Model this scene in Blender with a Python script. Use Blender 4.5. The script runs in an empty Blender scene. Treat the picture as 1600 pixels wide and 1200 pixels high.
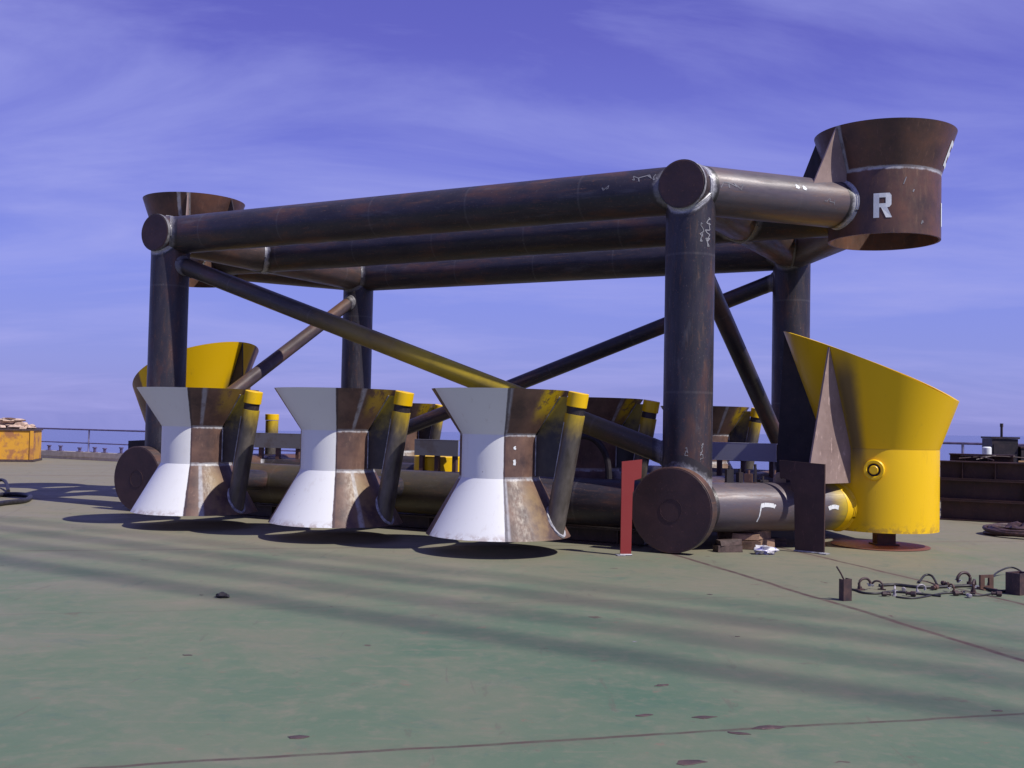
import bpy, math, random
from mathutils import Vector, Matrix, noise as mnoise
random.seed(7)
R = math.radians
V = Vector
scene = bpy.context.scene
col = scene.collection

# ------------------------------------------------------------ camera
PITCH, ROLL, CAMH = 0.0371, 0.0204, 1.6
cp, sp, cr, sr = math.cos(PITCH), math.sin(PITCH), math.cos(ROLL), math.sin(ROLL)
F = V((0, cp, sp)); U0 = V((0, -sp, cp)); R0 = V((1, 0, 0))
RX = R0*cr + U0*sr; UY = R0*(-sr) + U0*cr
cam = bpy.data.cameras.new('camera'); co = bpy.data.objects.new('camera', cam); col.objects.link(co)
m = Matrix.Identity(4)
for i in range(3):
    m[i][0] = RX[i]; m[i][1] = UY[i]; m[i][2] = -F[i]
m[2][3] = CAMH
co.matrix_world = m
cam.sensor_width = 36; cam.lens = 1678.6/1600*36; cam.clip_start = .05; cam.clip_end = 30000
scene.camera = co

# ------------------------------------------------------------ world and sun
SUN_AZ, SUN_EL = 56, 50           # azimuth measured from -Y towards +X
sun_dir = V((math.sin(R(SUN_AZ))*math.cos(R(SUN_EL)), -math.cos(R(SUN_AZ))*math.cos(R(SUN_EL)), math.sin(R(SUN_EL))))
w = bpy.data.worlds.new('World'); scene.world = w; w.use_nodes = True
nt = w.node_tree
bg = nt.nodes['Background']
def wn(t, **k):
    n = nt.nodes.new(t)
    for a, b in k.items(): setattr(n, a, b)
    return n
sky = wn('ShaderNodeTexSky', sky_type='NISHITA', sun_disc=False)
sky.sun_elevation = R(SUN_EL); sky.sun_rotation = math.atan2(sun_dir.x, sun_dir.y)
sky.air_density = 1.2; sky.dust_density = .6; sky.ozone_density = 3
tc = wn('ShaderNodeTexCoord'); sep = wn('ShaderNodeSeparateXYZ')
nt.links.new(tc.outputs['Generated'], sep.inputs[0])
rp = wn('ShaderNodeValToRGB')
els = rp.color_ramp.elements
K = 10.0   # background strength is 0.1: colours here are ten times the picture's
stops = [(0.0, (.230, .262, .68)), (.05, (.245, .290, .74)), (.13, (.225, .275, .80)), (.24, (.172, .192, .69)), (.34, (.125, .124, .55)), (.6, (.06, .065, .36)), (1.0, (.035, .04, .22))]
while len(els) < len(stops): els.new(.5)
for e, (p, c) in zip(els, stops): e.position = p; e.color = (*c, 1)
nt.links.new(sep.outputs['Z'], rp.inputs[0])
# thin high cloud: project direction on a plane overhead
dv = wn('ShaderNodeMath', operation='MAXIMUM'); nt.links.new(sep.outputs['Z'], dv.inputs[0]); dv.inputs[1].default_value = .0
ad = wn('ShaderNodeMath', operation='ADD'); nt.links.new(dv.outputs[0], ad.inputs[0]); ad.inputs[1].default_value = .16
vd = wn('ShaderNodeVectorMath', operation='DIVIDE'); cb = wn('ShaderNodeCombineXYZ')
nt.links.new(tc.outputs['Generated'], vd.inputs[0])
for k in range(3): nt.links.new(ad.outputs[0], cb.inputs[k])
nt.links.new(cb.outputs[0], vd.inputs[1])
mp = wn('ShaderNodeMapping'); mp.inputs['Rotation'].default_value = (0, 0, R(14)); mp.inputs['Scale'].default_value = (.6, 1.35, 1); mp.inputs['Location'].default_value = (3.1, 1.7, 0)
nt.links.new(vd.outputs[0], mp.inputs[0])
n1 = wn('ShaderNodeTexNoise'); n1.inputs['Scale'].default_value = 1.25; n1.inputs['Detail'].default_value = 9; n1.inputs['Roughness'].default_value = .58; n1.inputs['Distortion'].default_value = .45
nt.links.new(mp.outputs[0], n1.inputs['Vector'])
cr1 = wn('ShaderNodeValToRGB'); cr1.color_ramp.elements[0].position = .42; cr1.color_ramp.elements[1].position = .68
cr1.color_ramp.elements[1].color = (.80, .80, .80, 1)
nt.links.new(n1.outputs['Fac'], cr1.inputs[0])
mx = wn('ShaderNodeMix', data_type='RGBA'); mx.inputs[7].default_value = (.355, .372, .83, 1)
nt.links.new(cr1.outputs[0], mx.inputs[0]); nt.links.new(rp.outputs[0], mx.inputs[6])
sc = wn('ShaderNodeVectorMath', operation='SCALE'); sc.inputs['Scale'].default_value = K
nt.links.new(mx.outputs[2], sc.inputs[0])
tint = wn('ShaderNodeVectorMath', operation='MULTIPLY'); tint.inputs[1].default_value = (.95, .78, 1.35)
nt.links.new(sky.outputs[0], tint.inputs[0])
fin = wn('ShaderNodeMix', data_type='RGBA'); fin.inputs[0].default_value = .15
nt.links.new(sc.outputs[0], fin.inputs[6]); nt.links.new(tint.outputs[0], fin.inputs[7])
nt.links.new(fin.outputs[2], bg.inputs[0]); bg.inputs[1].default_value = .1

sl = bpy.data.lights.new('sun', 'SUN'); sl.energy = 4.9; sl.angle = R(.53); sl.color = (1, .95, .86)
so = bpy.data.objects.new('sun', sl); col.objects.link(so); so.rotation_euler = sun_dir.to_track_quat('Z', 'Y').to_euler(); so.location = (0, 0, 40)
scene.view_settings.view_transform = 'Standard'; scene.view_settings.look = 'None'
scene.view_settings.exposure = 0; scene.view_settings.gamma = 1
scene.render.engine = 'CYCLES'
scene.render.resolution_x = 1024; scene.render.resolution_y = 768

# ------------------------------------------------------------ material helpers
class G:
    def __init__(s, name):
        s.m = bpy.data.materials.new(name); s.m.use_nodes = True; s.t = s.m.node_tree
        s.b = s.t.nodes['Principled BSDF']
        s.tc = s.t.nodes.new('ShaderNodeTexCoord'); s.oi = s.t.nodes.new('ShaderNodeObjectInfo')
    def lk(s, v, inp):
        if isinstance(v, bpy.types.NodeSocket): s.t.links.new(v, inp)
        elif isinstance(v, tuple) and len(v) == 3 and len(getattr(inp, 'default_value', ())) == 4: inp.default_value = (*v, 1)
        else: inp.default_value = v
    def math(s, op, a, b=0.0, c=None, clamp=False):
        n = s.t.nodes.new('ShaderNodeMath'); n.operation = op; n.use_clamp = clamp
        s.lk(a, n.inputs[0]); s.lk(b, n.inputs[1])
        if c is not None: s.lk(c, n.inputs[2])
        return n.outputs[0]
    def vec(s, scale=(1, 1, 1), loc=(0, 0, 0), world=False, rnd=True):
        if world:
            g = s.t.nodes.new('ShaderNodeNewGeometry'); src = g.outputs['Position']
        else: src = s.tc.outputs['Object']
        n = s.t.nodes.new('ShaderNodeMapping'); n.inputs['Scale'].default_value = scale; n.inputs['Location'].default_value = loc
        s.t.links.new(src, n.inputs[0])
        if rnd and not world:
            a = s.t.nodes.new('ShaderNodeVectorMath'); a.operation = 'SCALE'; c = s.t.nodes.new('ShaderNodeCombineXYZ')
            for k in range(3): s.t.links.new(s.oi.outputs['Random'], c.inputs[k])
            s.t.links.new(c.outputs[0], a.inputs[0]); a.inputs['Scale'].default_value = 37
            d = s.t.nodes.new('ShaderNodeVectorMath'); s.t.links.new(n.outputs[0], d.inputs[0]); s.t.links.new(a.outputs[0], d.inputs[1])
            return d.outputs[0]
        return n.outputs[0]
    def xyz(s, world=False):
        n = s.t.nodes.new('ShaderNodeSeparateXYZ')
        if world:
            g = s.t.nodes.new('ShaderNodeNewGeometry'); s.t.links.new(g.outputs['Position'], n.inputs[0])
        else: s.t.links.new(s.tc.outputs['Object'], n.inputs[0])
        return n.outputs
    def noise(s, vec, scale, detail=5, rough=.6, dist=0):
        n = s.t.nodes.new('ShaderNodeTexNoise'); s.t.links.new(vec, n.inputs['Vector'])
        n.inputs['Scale'].default_value = scale; n.inputs['Detail'].default_value = detail; n.inputs['Roughness'].default_value = rough; n.inputs['Distortion'].default_value = dist
        return n.outputs['Fac']
    def step(s, v, a, b, lo=0.0, hi=1.0):
        n = s.t.nodes.new('ShaderNodeMapRange'); n.interpolation_type = 'SMOOTHSTEP'
        s.lk(v, n.inputs[0]); n.inputs[1].default_value = a; n.inputs[2].default_value = b; n.inputs[3].default_value = lo; n.inputs[4].default_value = hi
        return n.outputs[0]
    def ramp(s, fac, stops):
        n = s.t.nodes.new('ShaderNodeValToRGB'); e = n.color_ramp.elements
        while len(e) < len(stops): e.new(.5)
        for q, (p, c) in zip(e, stops): q.position = p; q.color = (*c, 1)
        s.lk(fac, n.inputs[0]); return n.outputs[0]
    def mix(s, f, a, b):
        n = s.t.nodes.new('ShaderNodeMix'); n.data_type = 'RGBA'
        s.lk(f, n.inputs[0]); s.lk(a, n.inputs[6]); s.lk(b, n.inputs[7]); return n.outputs[2]
    def bump(s, h, dist=.01, st=.5):
        n = s.t.nodes.new('ShaderNodeBump'); s.t.links.new(h, n.inputs['Height']); n.inputs['Distance'].default_value = dist; n.inputs['Strength'].default_value = st
        s.t.links.new(n.outputs[0], s.b.inputs['Normal'])
    def done(s, color, rough=.6, metal=0.0, spec=.5):
        s.lk(color, s.b.inputs['Base Color']); s.lk(rough, s.b.inputs['Roughness']); s.lk(metal, s.b.inputs['Metallic']); s.b.inputs['Specular IOR Level'].default_value = spec
        return s.m

YEL = (.84, .52, .002)
def tube_steel(name, over=None, dark=(.015, .015, .024), mid=(.036, .032, .043), rust=(.115, .052, .036), rbias=0.0, spray=(.55, .40, .02)):
    """mill-scale pipe steel with rust bloom; over = (z0, z1, strength) overspray of yellow paint along the tube"""
    g = G(name)
    n1 = g.noise(g.vec((1, 1, .35)), 2.2, 6, .65)
    c = g.ramp(n1, [(.30, dark), (.52-rbias, mid), (.72-rbias, rust)])
    n2 = g.noise(g.vec((1, 1, .12)), 18, 4, .7)
    c = g.mix(g.step(n2, .56, .74, 0, .55), c, (.17, .085, .055))
    n3 = g.noise(g.vec((1, 1, .5)), 60, 3, .6)
    c = g.mix(g.step(n3, .64, .72, 0, .3), c, (.30, .27, .27))
    zz = g.xyz()[2]; md_ = g.math('ABSOLUTE', g.math('SUBTRACT', g.math('PINGPONG', g.math('ADD', zz, 1.1), 1.75), .9))
    c = g.mix(g.math('MULTIPLY', g.step(md_, .022, .008, 0, .22), g.step(n2, .3, .6, .3, 1)), c, (.16, .15, .16))
    n5 = g.noise(g.vec((1, 1, 1), (2, 8, 1)), 30, 3, .75)
    c = g.mix(g.step(n5, .60, .70, 0, .45), c, (.19, .08, .045))
    n4 = g.noise(g.vec((1, 1, .2), (5, 3, 1)), 5, 5, .7)
    c = g.mix(g.step(n4, .58, .7, 0, .35), c, (.12, .115, .13))
    if over:
        z = g.xyz()[2]
        for (a, b, st) in over:
            md = (a+b)/2; hw = abs(b-a)/2
            d = g.math('ABSOLUTE', g.math('SUBTRACT', z, md))
            k = g.step(d, hw, hw*.35, 0, st)
            k = g.math('MULTIPLY', k, g.step(g.noise(g.vec((1, 1, .6), (9, 2, 4)), 4, 5, .6), .25, .6, .45, 1))
            c = g.mix(k, c, spray)
    g.bump(g.noise(g.vec((1, 1, .4)), 25, 5, .7), .004, .35)
    return g.done(c, g.step(n2, .3, .8, .34, .6), .1, .45)

def plate_rust(name, base=(.115, .062, .05), hi=(.17, .09, .065), lo=(.055, .034, .034), scale=3.0, rough=.6):
    g = G(name)
    n = g.noise(g.vec(), scale, 6, .65)
    c = g.ramp(n, [(.3, lo), (.5, base), (.72, hi)])
    n2 = g.noise(g.vec((1, 1, .3)), 22, 4, .7)
    c = g.mix(g.step(n2, .58, .72, 0, .5), c, tuple(min(1, x*1.9) for x in hi))
    g.bump(n2, .003, .4)
    return g.done(c, g.step(n2, .3, .8, .45, .7), 0.0, .4)

def paint(name, c, rough=.4, dirt=(.2, .12, .06), amt=.35, th=.62):
    g = G(name)
    n = g.noise(g.vec(), 4, 6, .7)
    k = g.mix(g.step(n, th, th+.16, 0, amt), c, dirt)
    n2 = g.noise(g.vec((1, 1, .3)), 1.3, 3, .5)
    k = g.mix(g.step(n2, .4, .8, 0, .12), k, tuple(x*.7 for x in c))
    g.bump(n, .003, .15)
    return g.done(k, g.step(n, .3, .8, rough-.06, rough+.12))

WELD = (.42, .42, .45)
Z0_ = .22
def guide_mat(name, seam, z1, z2, ztop, spray=.5, white=True):
    g = G(name)
    x, y, z = g.xyz()[:3]
    th = g.math('ARCTAN2', x, g.math('MULTIPLY', y, -1))
    n = g.noise(g.vec(), 3, 6, .65)
    c = g.ramp(n, [(.3, (.055, .035, .036)), (.5, (.125, .072, .058)), (.74, (.20, .115, .085))])
    n2 = g.noise(g.vec((1, 1, .3)), 24, 4, .7)
    c = g.mix(g.step(n2, .58, .72, 0, .4), c, (.28, .17, .13))
    n3 = g.noise(g.vec((1, 1, 1), (4, 4, 4)), 9, 5, .7)
    wob = g.math('MULTIPLY', g.math('SUBTRACT', n3, .5), .05)
    # brushed weld bands at the joints and the long seam
    for zz, hw in ((z1, .030), (z2, .034)):
        d = g.math('ABSOLUTE', g.math('ADD', g.math('SUBTRACT', z, zz), wob))
        k = g.math('MULTIPLY', g.step(d, hw, hw*.3), g.step(n3, .33, .62, .25, .95))
        c = g.mix(k, c, WELD)
    d = g.math('ABSOLUTE', g.math('ADD', g.math('SUBTRACT', th, R(seam)), g.math('MULTIPLY', wob, .8)))
    off = g.step(g.math('ABSOLUTE', g.math('SUBTRACT', z, (z1+z2)/2)), (z1-z2)*.45, (z1-z2)*.62)
    k = g.math('MULTIPLY', g.math('MULTIPLY', g.step(d, .06, .02), off), g.step(n3, .3, .6, .3, .9))
    c = g.mix(k, c, (.34, .34, .38))
    # yellow overspray beside the capped pipe
    d = g.math('ABSOLUTE', g.math('SUBTRACT', th, R(50)))
    k = g.math('MULTIPLY', g.step(d, .30, .12, 0, spray), g.step(z, z1+.10, ztop-.15))
    k = g.math('MULTIPLY', k, g.step(n3, .38, .52, .1, 1))
    c = g.mix(k, c, (.62, .42, .01))
    d = g.math('ABSOLUTE', g.math('SUBTRACT', th, R(40)))
    k = g.math('MULTIPLY', g.step(d, .4, .0), g.step(z, z2+.1, z2-.25, 0, .25))
    c = g.mix(g.math('MULTIPLY', k, g.step(n, .35, .6)), c, (.4, .3, .08))
    # white primer on one sector
    a = g.math('MULTIPLY', g.math('MULTIPLY', g.math('GREATER_THAN', th, R(-68)), g.math('LESS_THAN', g.math('ADD', th, g.math('MULTIPLY', wob, .9)), R(6))), 1.0 if white else 0.0)
    wcol = g.mix(g.step(n, .55, .8, 0, .15), (.72, .73, .75), (.52, .5, .5))
    wn_ = g.noise(g.vec((1, 1, .15), (3, 6, 1)), 9, 6, .7)
    wcol = g.mix(g.step(wn_, .58, .72, 0, .22), wcol, (.42, .36, .33))
    wcol = g.mix(g.math('MULTIPLY', g.step(z, Z0_+.10, Z0_), g.step(n3, .42, .6, 0, .6)), wcol, (.3, .2, .16))
    chip = g.step(g.noise(g.vec((1, 1, 1), (6, 6, 2)), 22, 5, .75), .69, .72)
    a = g.math('MULTIPLY', a, g.math('SUBTRACT', 1.0, chip))
    c = g.mix(a, c, wcol)
    # dark masking line along the primer edge
    e = g.math('ABSOLUTE', g.math('SUBTRACT', th, R(7)))
    c = g.mix(g.step(e, .03, .012, 0, .6 if white else 0), c, (.03, .022, .04))
    g.bump(n2, .002, .25)
    return g.done(c, g.mix(a, g.step(n2, .3, .8, .42, .65), (.42, .42, .42)), 0.0, .45)

def sleeve_mat(name, zj, seams, yellow=False, patch=None, brown=None):
    g = G(name)
    x, y, z = g.xyz()[:3]
    th = g.math('ARCTAN2', x, g.math('MULTIPLY', y, -1))
    n = g.noise(g.vec(), 2.0, 6, .65); n3 = g.noise(g.vec((1, 1, 1), (4, 4, 4)), 8, 5, .7)
    wob = g.math('MULTIPLY', g.math('SUBTRACT', n3, .5), .05)
    n2 = g.noise(g.vec((1, 1, .25)), 20, 4, .7)
    if not yellow:
        c = g.ramp(n, [(.3, (.045, .027, .026)), (.5, (.098, .050, .038)), (.74, (.165, .072, .045))])
        c = g.mix(g.step(n2, .57, .72, 0, .4), c, (.22, .115, .075))
        d = g.math('ABSOLUTE', g.math('ADD', g.math('SUBTRACT', z, zj), wob))
        c = g.mix(g.math('MULTIPLY', g.step(d, .035, .01), g.step(n3, .33, .6, .3, .9)), c, WELD)
    else:
        c = g.mix(g.step(n, .66, .8, 0, .25), YEL, (.5, .3, .02))
        c = g.mix(g.step(n2, .66, .78, 0, .35), c, (.35, .2, .03))
        n9 = g.noise(g.vec((1, 1, .18), (1, 1, 6)), 7, 6, .7)
        c = g.mix(g.step(n9, .60, .74, 0, .30), c, (.42, .24, .015))
        c = g.mix(g.step(g.noise(g.vec((1, 1, 1), (8, 1, 6)), 15, 5, .75), .70, .76, 0, .7), c, (.12, .07, .04))
        c = g.mix(g.math('MULTIPLY', g.step(z, .42, .23), g.step(n3, .45, .6, 0, .5)), c, (.2, .11, .05))
        dj = g.math('ABSOLUTE', g.math('SUBTRACT', z, zj)); c = g.mix(g.step(dj, .012, .004, 0, .35), c, (.4, .22, .01))
    for sa in seams:
        d = g.math('ABSOLUTE', g.math('ADD', g.math('SUBTRACT', th, R(sa)), wob))
        k = g.math('MULTIPLY', g.step(d, .05, .02), g.step(n3, .3, .6, .3, .85))
        if not yellow: c = g.mix(g.math('MULTIPLY', k, g.step(z, zj-.02, zj+.02)), c, WELD)
    if brown:
        d = g.math('ABSOLUTE', g.math('ADD', g.math('SUBTRACT', th, R(brown[0])), wob))
        d2 = g.math('ABSOLUTE', g.math('ADD', g.math('SUBTRACT', th, R(104)), wob))
        c = g.mix(g.math('MAXIMUM', g.step(d, R(brown[1]), R(brown[1])-.06), g.step(d2, .42, .36)), c, g.ramp(n, [(.3, (.08, .045, .035)), (.7, (.22, .11, .06))]))
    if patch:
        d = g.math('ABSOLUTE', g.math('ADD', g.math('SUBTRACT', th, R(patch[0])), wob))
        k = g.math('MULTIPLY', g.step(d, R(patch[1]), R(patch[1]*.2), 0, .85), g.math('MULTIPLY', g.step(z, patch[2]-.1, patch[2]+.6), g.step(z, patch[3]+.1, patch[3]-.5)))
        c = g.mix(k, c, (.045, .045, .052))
    g.bump(n2, .002, .2)
    return g.done(c, g.step(n2, .3, .8, .38, .6) if not yellow else g.step(n2, .3, .8, .33, .5), 0.0, .45)

def flat(name, c, rough=.6, var=.35, scale=6):
    g = G(name); n = g.noise(g.vec(), scale, 5, .65)
    k = g.mix(g.step(n, .35, .7), tuple(x*(1-var) for x in c), tuple(min(1, x*(1+var)) for x in c))
    g.bump(n, .004, .3)
    return g.done(k, rough)

M_tube = tube_steel('pipe_steel')
M_tube2 = tube_steel('pipe_steel_rusty', dark=(.03, .023, .025), mid=(.07, .05, .05), rust=(.15, .075, .05), rbias=.05)
M_plate = plate_rust('rust_plate')
M_plate_l = plate_rust('brushed_brown_plate', (.27, .195, .18), (.34, .25, .23), (.20, .14, .13), 2)
M_dark = plate_rust('dark_plate', (.030, .024, .030), (.055, .036, .038), (.018, .016, .02))
M_disc = plate_rust('end_plate_steel', (.050, .026, .028), (.075, .038, .037), (.034, .020, .023), 2.2, .7)
M_weld = flat('brushed_weld', (.34, .34, .37), .45, .45, 14)
M_weld_s = flat('weathered_weld', (.16, .155, .165), .5, .5, 12)
def fade_weld(name, c1, c0=(.035, .03, .035)):
    g = G(name); a = g.t.nodes.new('ShaderNodeAttribute'); a.attribute_name = 'fade'
    n = g.noise(g.vec(rnd=False), 9, 6, .7); n2 = g.noise(g.vec(rnd=False), 45, 4, .7)
    k = g.math('ADD', a.outputs['Fac'], g.math('MULTIPLY', g.math('SUBTRACT', n, .5), 1.3))
    k = g.step(k, .25, .95)
    k = g.math('MULTIPLY', k, g.step(n2, .3, .6, .55, 1))
    g.bump(n2, .004, .5)
    return g.done(g.mix(k, c0, c1), g.step(n2, .3, .8, .35, .6), .1)
M_wf = fade_weld('ground_weld', (.46, .46, .50)); M_wf_s = fade_weld('dull_ground_weld', (.20, .195, .21))
M_yellow = paint('yellow_paint', YEL)
M_red = paint('red_oxide_paint', (.25, .026, .024), .55, (.11, .022, .022), .4)
M_white = flat('white_marking', (.75, .78, .80), .7, .08)
M_chalk2 = flat('chalk', (.24, .24, .27), .9, .3)

# ------------------------------------------------------------ mesh helpers
WM = {}
def mesh(name, vs, fs, mat, smooth=30):
    me = bpy.data.meshes.new(name); me.from_pydata([tuple(v) for v in vs], [], fs); me.update()
    for mm in (mat if isinstance(mat, (list, tuple)) else [mat]): me.materials.append(mm)
    if smooth:
        me.shade_smooth(); me.set_sharp_from_angle(angle=R(smooth))
    return me
def put(name, me, parent=None, M=None):
    o = bpy.data.objects.new(name, me); col.objects.link(o)
    M = M or Matrix.Identity(4); WM[o] = M
    if parent: o.parent = parent; o.matrix_basis = WM[parent].inverted() @ M
    else: o.matrix_basis = M
    return o
def empty(name, loc, rz=0):
    return put(name, None, None, Matrix.Translation(loc) @ Matrix.Rotation(rz, 4, 'Z'))
def tag(o, label=None, cat=None, group=None, kind=None):
    if label: o['label'] = label
    if cat: o['category'] = cat
    if group: o['group'] = group
    if kind: o['kind'] = kind
    return o
def frame_of(p, q):
    """matrix with local Z from p to q"""
    z = (q-p).normalized(); ref = V((0, 0, 1)) if abs(z.z) < .95 else V((0, 1, 0))
    x = ref.cross(z).normalized(); y = z.cross(x)
    M = Matrix.Identity(4)
    for i in range(3): M[i][0] = x[i]; M[i][1] = y[i]; M[i][2] = z[i]; M[i][3] = p[i]
    return M
class MB:
    def __init__(s): s.v = []; s.f = []
    def add(s, vs, fs, M=None):
        b = len(s.v)
        s.v += [(M @ V(v)) if M else V(v) for v in vs]; s.f += [tuple(i+b for i in f) for f in fs]; return s
    def box(s, x0, x1, y0, y1, z0, z1, M=None, j=0.0):
        vs = [(x, y, z) for z in (z0, z1) for y in (y0, y1) for x in (x0, x1)]
        if j: vs = [tuple(c+random.uniform(-j, j) for c in v) for v in vs]
        return s.add(vs, [(0, 2, 3, 1), (4, 5, 7, 6), (0, 1, 5, 4), (2, 6, 7, 3), (0, 4, 6, 2), (1, 3, 7, 5)], M)
    def cyl(s, r, z0, z1, M=None, seg=32, r1=None, cap=True, ch=0):
        r1 = r if r1 is None else r1
        prof = [(r, z0), (r1, z1)] if not ch else [(r-ch, z0), (r, z0+ch), (r1, z1-ch), (r1-ch, z1)]
        vs = []; fs = []
        for (rr, z) in prof: vs += [(rr*math.cos(2*math.pi*i/seg), rr*math.sin(2*math.pi*i/seg), z) for i in range(seg)]
        for k in range(len(prof)-1):
            fs += [(k*seg+i, k*seg+(i+1) % seg, (k+1)*seg+(i+1) % seg, (k+1)*seg+i) for i in range(seg)]
        if cap: fs += [tuple(range(seg))[::-1], tuple(range((len(prof)-1)*seg, len(prof)*seg))]
        return s.add(vs, fs, M)
    def rev(s, prof, seg=64, M=None, zf=None):
        """closed profile of (r,z) revolved; zf(theta_index angle, r, z) may move the point"""
        n = len(prof); vs = []
        for i in range(seg):
            a = 2*math.pi*i/seg
            for (r, z) in prof:
                if zf: r, z = zf(a, r, z)
                vs.append((r*math.cos(a), r*math.sin(a), z))
        fs = []
        for i in range(seg):
            j = (i+1) % seg
            for k in range(n): fs.append((i*n+k, j*n+k, j*n+(k+1) % n, i*n+(k+1) % n))
        return s.add(vs, fs, M)
    def prism(s, poly, t, M=None):
        """poly in XZ plane, thickness t along Y centred"""
        n = len(poly); vs = [(x, -t/2, z) for x, z in poly]+[(x, t/2, z) for x, z in poly]
        fs = [tuple(range(n)), tuple(range(n, 2*n))[::-1]]+[(i, i+n, (i+1) % n+n, (i+1) % n) for i in range(n)]
        return s.add(vs, fs, M)
    def sweep(s, pts, r, seg=8, closed=False, sub=6):
        pts = [V(p) for p in pts]; P = []
        n = len(pts)
        if sub > 1 and n > 2:
            for i in range(n if closed else n-1):
                p0 = pts[(i-1) % n] if closed or i > 0 else pts[i]; p1 = pts[i]; p2 = pts[(i+1) % n]
                p3 = pts[(i+2) % n] if closed or i+2 < n else pts[(i+1) % n]
                for k in range(sub):
                    t = k/sub
                    P.append(.5*((2*p1)+(p2-p0)*t+(2*p0-5*p1+4*p2-p3)*t*t+(3*p1-p0-3*p2+p3)*t**3))
            if not closed: P.append(pts[-1])
        else: P = pts
        vs = []; fs = []; N = len(P); up = V((0, 0, 1))
        for i, p in enumerate(P):
            d = (P[(i+1) % N]-P[i-1]) if (closed or 0 < i < N-1) else (P[min(i+1, N-1)]-P[max(i-1, 0)])
            if d.length < 1e-7: d = V((1, 0, 0))
            d.normalize(); ref = up if abs(d.z) < .9 else V((1, 0, 0))
            x = ref.cross(d).normalized(); y = d.cross(x)
            vs += [p+(x*math.cos(2*math.pi*k/seg)+y*math.sin(2*math.pi*k/seg))*r for k in range(seg)]
        for i in range(N if closed else N-1):
            j = (i+1) % N
            fs += [(i*seg+k, i*seg+(k+1) % seg, j*seg+(k+1) % seg, j*seg+k) for k in range(seg)]
        if not closed: fs += [tuple(range(seg))[::-1], tuple(range((N-1)*seg, N*seg))]
        return s.add(vs, fs)
    def lump(s, c, rx, ry, rz, seed=0, seg=12, amp=.25):
        vs = []; fs = []; n = seg//2
        for i in range(n+1):
            ph = math.pi*i/n
            for k in range(seg):
                a = 2*math.pi*k/seg
                d = V((math.sin(ph)*math.cos(a), math.sin(ph)*math.sin(a), math.cos(ph)))
                q = 1+amp*mnoise.noise(d*1.7+V((seed*3.1, seed, 0)))*1.6
                vs.append(V(c)+V((d.x*rx*q, d.y*ry*q, d.z*rz*q)))
        for i in range(n):
            for k in range(seg): fs.append((i*seg+k, (i+1)*seg+k, (i+1)*seg+(k+1) % seg, i*seg+(k+1) % seg))
        return s.add(vs, fs)
    def build(s, name, mat, parent=None, M=None, smooth=30):
        """vertices are in the local frame of M"""
        return put(name, mesh(name, s.v, s.f, mat, smooth), parent, M)

# ------------------------------------------------------------ setting: deck, sea
TH = .4948
LO = V((-math.cos(TH), math.sin(TH), 0)); TR = V((math.sin(TH), math.cos(TH), 0)); FR = V((2.3183, 14.1224, 0))
L, W, ZB = 9.4356, 5.4481, .5537
ZT = ZB+4.197
def T(t, a, z=0.0): return FR+LO*t+TR*a+V((0, 0, z))

g = G('deck_paint')
P = g.vec(world=True)
x, y, z = g.xyz(world=True)[:3]
big = g.noise(P, .22, 4, .55)
medn = g.noise(P, .9, 6, .62, .6)
fine = g.noise(P, 7, 6, .7)
gr = g.noise(P, 60, 3, .7)
near = g.step(y, 22, 6, 0, .42)
fac = g.math('ADD', g.math('ADD', g.math('MULTIPLY', big, .55), g.math('MULTIPLY', medn, .45)), g.math('ADD', near, -.42))
c = g.ramp(g.math('ADD', fac, .10), [(.30, (.208, .190, .138)), (.46, (.166, .174, .122)), (.58, (.120, .160, .108)), (.74, (.072, .134, .092))])
c = g.mix(g.step(fine, .46, .72, 0, .40), c, (.215, .185, .145))
c = g.mix(g.step(g.noise(P, 2.3, 6, .72, 1.0), .54, .72, 0, .45), c, (.070, .125, .100))
c = g.mix(g.step(g.noise(g.vec((1, 1, 1), (3, 9, 0), world=True), 1.3, 7, .75, .5), .50, .70, 0, .35), c, (.225, .195, .15))
c = g.mix(g.step(g.noise(P, 3.7, 6, .75), .60, .72, 0, .55), c, (.23, .12, .10))
c = g.mix(g.step(gr, .60, .75, 0, .3), c, (.09, .085, .08))
vo = g.t.nodes.new('ShaderNodeTexVoronoi'); vo.inputs['Scale'].default_value = 2.3; vo.inputs['Randomness'].default_value = 1
vv = g.t.nodes.new('ShaderNodeVectorMath'); vv.operation = 'ADD'; nz = g.t.nodes.new('ShaderNodeTexNoise'); nz.inputs['Scale'].default_value = 9; g.t.links.new(P, nz.inputs['Vector'])
vs_ = g.t.nodes.new('ShaderNodeVectorMath'); vs_.operation = 'SCALE'; vs_.inputs['Scale'].default_value = .22; g.t.links.new(nz.outputs['Color'], vs_.inputs[0])
g.t.links.new(P, vv.inputs[0]); g.t.links.new(vs_.outputs[0], vv.inputs[1]); g.t.links.new(vv.outputs[0], vo.inputs['Vector'])
sepc = g.t.nodes.new('ShaderNodeSeparateColor'); g.t.links.new(vo.outputs['Color'], sepc.inputs[0])
lim = g.math('MULTIPLY', g.math('POWER', sepc.outputs[0], 5), .13)
spot = g.step(g.math('SUBTRACT', vo.outputs['Distance'], lim), .012, -.012)
c = g.mix(g.math('MULTIPLY', spot, .75), c, (.085, .055, .052))
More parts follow.
